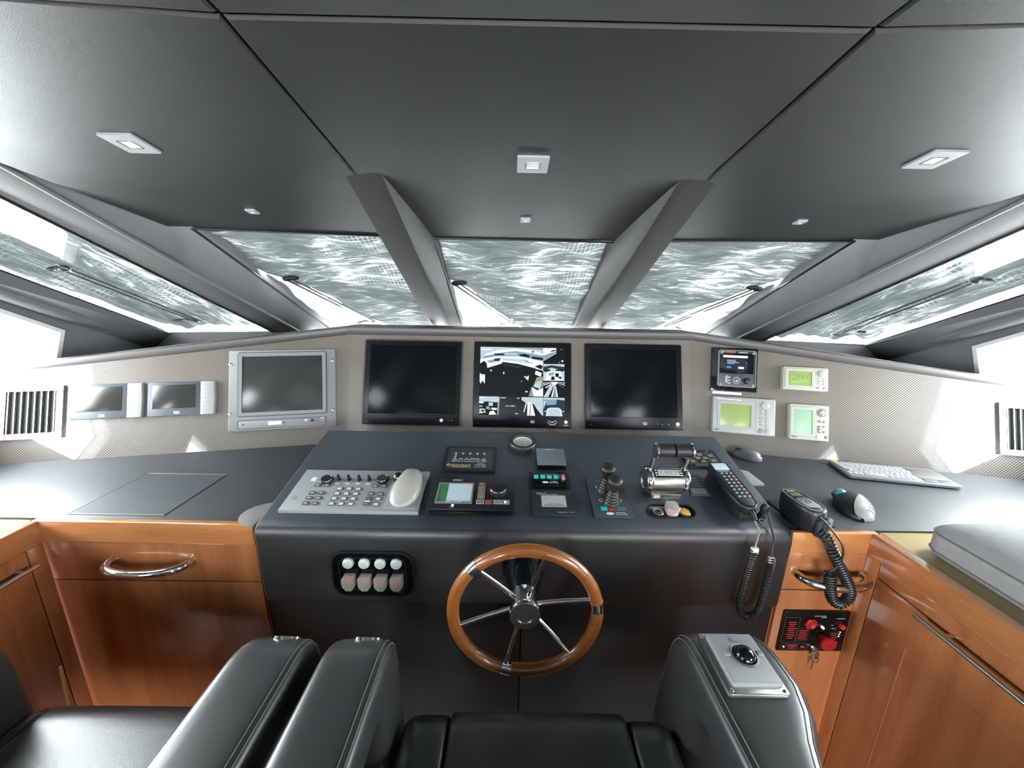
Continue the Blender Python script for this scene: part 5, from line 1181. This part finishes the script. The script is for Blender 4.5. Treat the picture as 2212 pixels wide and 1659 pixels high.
# ================================================================== HELM CHAIRS
def rpoly(corners, rad, n=7):
    out = []; N = len(corners)
    for i in range(N):
        p, a, c = Vector(corners[i]), Vector(corners[i - 1]), Vector(corners[(i + 1) % N]); r = rad[i]
        d1 = (a - p).normalized(); d2 = (c - p).normalized()
        for k in range(n + 1):
            t = k / n; q0, q1, q2 = p + d1 * r, p, p + d2 * r; out.append(q0.lerp(q1, t).lerp(q1.lerp(q2, t), t))
    return out
def sections(pts, n=7, m=9):
    """keep each rounded corner and cut the straight run after it into m steps, so two loops match corner by corner"""
    out = []; c = n + 1; N = len(pts) // c
    for k in range(N):
        arc = pts[k * c:(k + 1) * c]; nxt = pts[((k + 1) % N) * c]; out += arc; out += [arc[-1].lerp(nxt, q / m) for q in range(1, m)]
    return out
def armrest(parent, origin, x0, x1, outer, orad, inner, irad, taper=None, plates=True, seam_side=(1,)):
    K = 28
    o_ = sections(rpoly(outer, orad)); i_ = sections(rpoly(inner, irad)); N = len(o_)
    # match the two loops by nearest direction from the hole centre
    c = sum(i_, Vector((0, 0))) / N
    rings = []; top_in = []; top_out = []
    for k in range(N):
        A = o_[k]; best = i_[k]
        ring = []; xa, xb = x0, x1
        if taper: xa, xb = taper(A.x, x0, x1)
        mid, hw = (xa + xb) / 2, (xb - xa) / 2
        for j in range(K):
            a = 2 * PI * (j + .5) / K; ca, sa = math.cos(a), math.sin(a); e = .38
            rr_ = .5 + .5 * math.copysign(abs(ca) ** e, ca); xx = mid + hw * math.copysign(abs(sa) ** e, sa)
            q = best.lerp(A, rr_); ring.append((xx - origin[0], q.x - origin[1], q.y - origin[2]))
        rings.append(ring)
        top_in.append((xa, A)); top_out.append((xb, best))
    b = MB(); b.loft(rings, loop=True); arm = b.build('armrest', 'arm_leather', parent, angle=75)
    for side in seam_side:                                  # twin stitched seam along the upper edge
        for dx, mname in ((.010, 'stitch'), (.019, 'stitch')):
            pth = []
            for (xa, A), (_, I) in zip(top_in, top_out):
                xb_ = x1
                if taper: _a, xb_ = taper(A.x, x0, x1)
                hw = (xb_ - xa) / 2; q_ = abs((hw - dx) / hw) ** (2 / .38); rr_ = .5 + .5 * (1 - q_) ** (.38 / 2)
                x = xb_ - dx if side > 0 else xa + dx
                pt = I.lerp(A, rr_); n2 = (A - I).normalized() * .0004
                if A.y > outer[0][1] + .10 and A.x > .16: pth.append((x - origin[0], pt.x + n2.x - origin[1], pt.y + n2.y - origin[2]))
            if len(pth) > 3:
                k0 = max(range(len(pth)), key=lambda i: (Vector(pth[i]) - Vector(pth[i - 1])).length); pth = pth[k0:] + pth[:k0]
                b = MB(); b.tube(pth, .0011, 5); b.build('stitched_seam', mname, arm)
    return arm
def seat(parent, origin, x0, x1, y0, y1, zt, th, rl, rr, name='seat_panel', crown=.006):
    nx, ny = 22, 26; b = MB(); top = []
    for i in range(ny + 1):
        row = []; 
        for j in range(nx + 1):
            u, v = j / nx, i / ny
            x = x0 + (x1 - x0) * (.5 - .5 * math.cos(PI * u)) * 1.0; y = y0 + (y1 - y0) * (1 - (1 - v) ** 1.6)
            def dr(d, r): 
                d = min(max(d, 0), r); return r - math.sqrt(max(0, r * r - (r - d) ** 2))
            z = zt - dr(x - x0, rl) - dr(x1 - x, rr) - dr(y1 - y, .06) + crown * math.sin(PI * u)
            row.append(b.v((x - origin[0], y - origin[1], max(z, zt - th + .01) - origin[2])))
        top.append(row)
    F = b.bm.faces.new
    for i in range(ny):
        for j in range(nx): F((top[i][j], top[i][j + 1], top[i + 1][j + 1], top[i + 1][j]))
    per = [top[0][j] for j in range(nx + 1)] + [top[i][nx] for i in range(1, ny + 1)] + [top[ny][j] for j in range(nx - 1, -1, -1)] + [top[i][0] for i in range(ny - 1, 0, -1)]
    low = [b.bm.verts.new((p.co.x, p.co.y, zt - th - origin[2])) for p in per]; n = len(per)
    for i in range(n): F((per[i], low[i], low[(i + 1) % n], per[(i + 1) % n]))
    F(low)
    return b.build(name, 'chair_leather', parent, angle=70)
def chair_base(t, cx, o, w_):
    b = MB(); b.box(cx - w_ / 2 + .02 - o[0], cx + w_ / 2 - .02 - o[0], .12, .60, -1.12 - o[2], -1.045 - o[2], .01); b.build('seat_frame', 'black_plastic', t)
    b = MB(); b.lathe([(.24, -H + .001 - o[2]), (.23, -H + .02 - o[2]), (.10, -H + .05 - o[2]), (.075, -H + .08 - o[2]), (.075, -1.12 - o[2])], cx - o[0], .36, 32); b.build('pedestal', 'brushed', t)
    b = MB(); b.loft([[(cx + s * w_ / 2 * k - o[0], y, z - o[2]) for s, k in ((-1, .80), (-1, 1), (1, 1), (1, .80))] for y, z in ((.0, 0),)][:0] or [[(cx - w_ / 2 * .86 - o[0], y0, z0 - o[2]), (cx + w_ / 2 * .86 - o[0], y0, z0 - o[2]), (cx + w_ / 2 * .86 - o[0], y0 - .10, z0 - o[2]), (cx - w_ / 2 * .86 - o[0], y0 - .10, z0 - o[2])] for y0, z0 in ((.06, -1.02), (.02, -.85), (-.05, -.60), (-.10, -.46), (-.125, -.44))]); b.build('backrest', 'chair_leather', t)
# main chair
o1 = (.03, .0, -H)
t = thing('helm_chair', 'black leather helm chair with a trackball in its wide right armrest', 'chair', WORLD, o1, 0, 'leather helm chairs')
RO = [(.10, -1.10), (.10, -.70), (.712, -.702), (.778, -1.10)]; RI = [(.22, -1.03), (.22, -.805), (.567, -.80), (.590, -1.03)]
def taperR(y, a, c): k = max(0, min(1, (y - .40) / .17)); k = k * k * (3 - 2 * k); return a, c - .068 * (1 - k)
armrest(t, o1, .326, .512, RO, [.05, .08, .10, .06], RI, [.05, .05, .045, .05], taperR, seam_side=(-1, 1))
LO = [(.10, -1.10), (.10, -.70), (.682, -.702), (.712, -1.10)]; LI = [(.22, -1.03), (.22, -.80), (.560, -.79), (.572, -1.03)]
armrest(t, o1, -.412, -.276, LO, [.05, .08, .085, .06], LI, [.05, .05, .04, .05], None, seam_side=(1,))
seat(t, o1, -.163, .220, .05, .672, -.897, .13, .012, .012)
seat(t, o1, -.268, -.1642, .05, .668, -.900, .13, .045, .012, 'seat_bolster', .002)
seat(t, o1, .2212, .322, .05, .660, -.900, .13, .012, .045, 'seat_bolster', .002)
chair_base(t, .03, o1, .60)
cc = MB(); cc.M = Matrix.Translation((-0.338 - o1[0], .664, -.734 - o1[2])) @ Matrix.Rotation(math.radians(-52), 4, 'X'); cc.ring(ngon(0, 0, .031, .026), ngon(0, 0, .026, .021), 0, .007); cc.build('chrome_cap', 'chrome', t)
# trackball plate set in the right armrest
PF = frame((.412 - o1[0], .597, -.699 - o1[2]), (1, 0, 0), (0, 1, 0)); PF = Matrix.Translation((0, 0, -H)) @ PF
b = MB(PF); b.prism(rrect(0, 0, .110, .126, .006), -.004, .004, .0015); pl = b.build('trackball_plate', 'brushed', t)
b = MB(PF); b.prism(rrect(.004, .003, .092, .104, .003), .003, .013, .002); b.build('raised_panel', 'grey_print', pl)
b = MB(PF); b.lathe([(.0245, .013), (.0255, .0145), (.0215, .0150), (.0205, .0125)], .010, .006, 30); b.build('ball_ring', 'brushed', pl)
b = MB(PF); b.ball((.010, .006, .012), .0195, .0195, .0175, 24, 14); b.build('ball', 'black_gloss', pl)
for x, y in ((-.022, .010), (.010, .042), (.042, .010)):
    b = MB(PF); b.rbox(x, y, .012, .010, .0125, .0160, .001, .0006); b.build('button', 'light_grey_plastic', pl)
for x in (-.048, .048):
    for y in (-.056, .056):
        b = MB(PF); b.lathe([(.0038, .003), (.0036, .0052), (.002, .0058)], x, y, 12); b.build('screw', 'chrome', pl)
# left chair
o2 = (-.83, .0, -H)
t = thing('helm_chair', 'black leather helm chair at left, beside the cherry drawer cabinet', 'chair', WORLD, o2, 0, 'leather helm chairs')
armrest(t, o2, -.590, -.444, LO, [.05, .08, .085, .06], LI, [.05, .05, .04, .05], None, seam_side=(1,))
LO2 = [(.10, -1.10), (.10, -.70), (.648, -.690), (.668, -1.10)]
armrest(t, o2, -1.215, -1.072, LO2, [.05, .08, .085, .06], [(.22, -1.03), (.22, -.80), (.535, -.79), (.54, -1.03)], [.05, .05, .04, .05], None, seam_side=(-1,))
seat(t, o2, -1.046, -.612, .05, .676, -.900, .13, .012, .05)
seat(t, o2, -1.078, -1.0475, .05, .676, -.903, .13, .02, .01, 'seat_bolster', .0)
chair_base(t, -.83, o2, .58)
cc = MB(); cc.M = Matrix.Translation((-0.51 - o2[0], .664, -.734 - o2[2])) @ Matrix.Rotation(math.radians(-52), 4, 'X'); cc.ring(ngon(0, 0, .031, .026), ngon(0, 0, .026, .021), 0, .007); cc.build('chrome_cap', 'chrome', t)
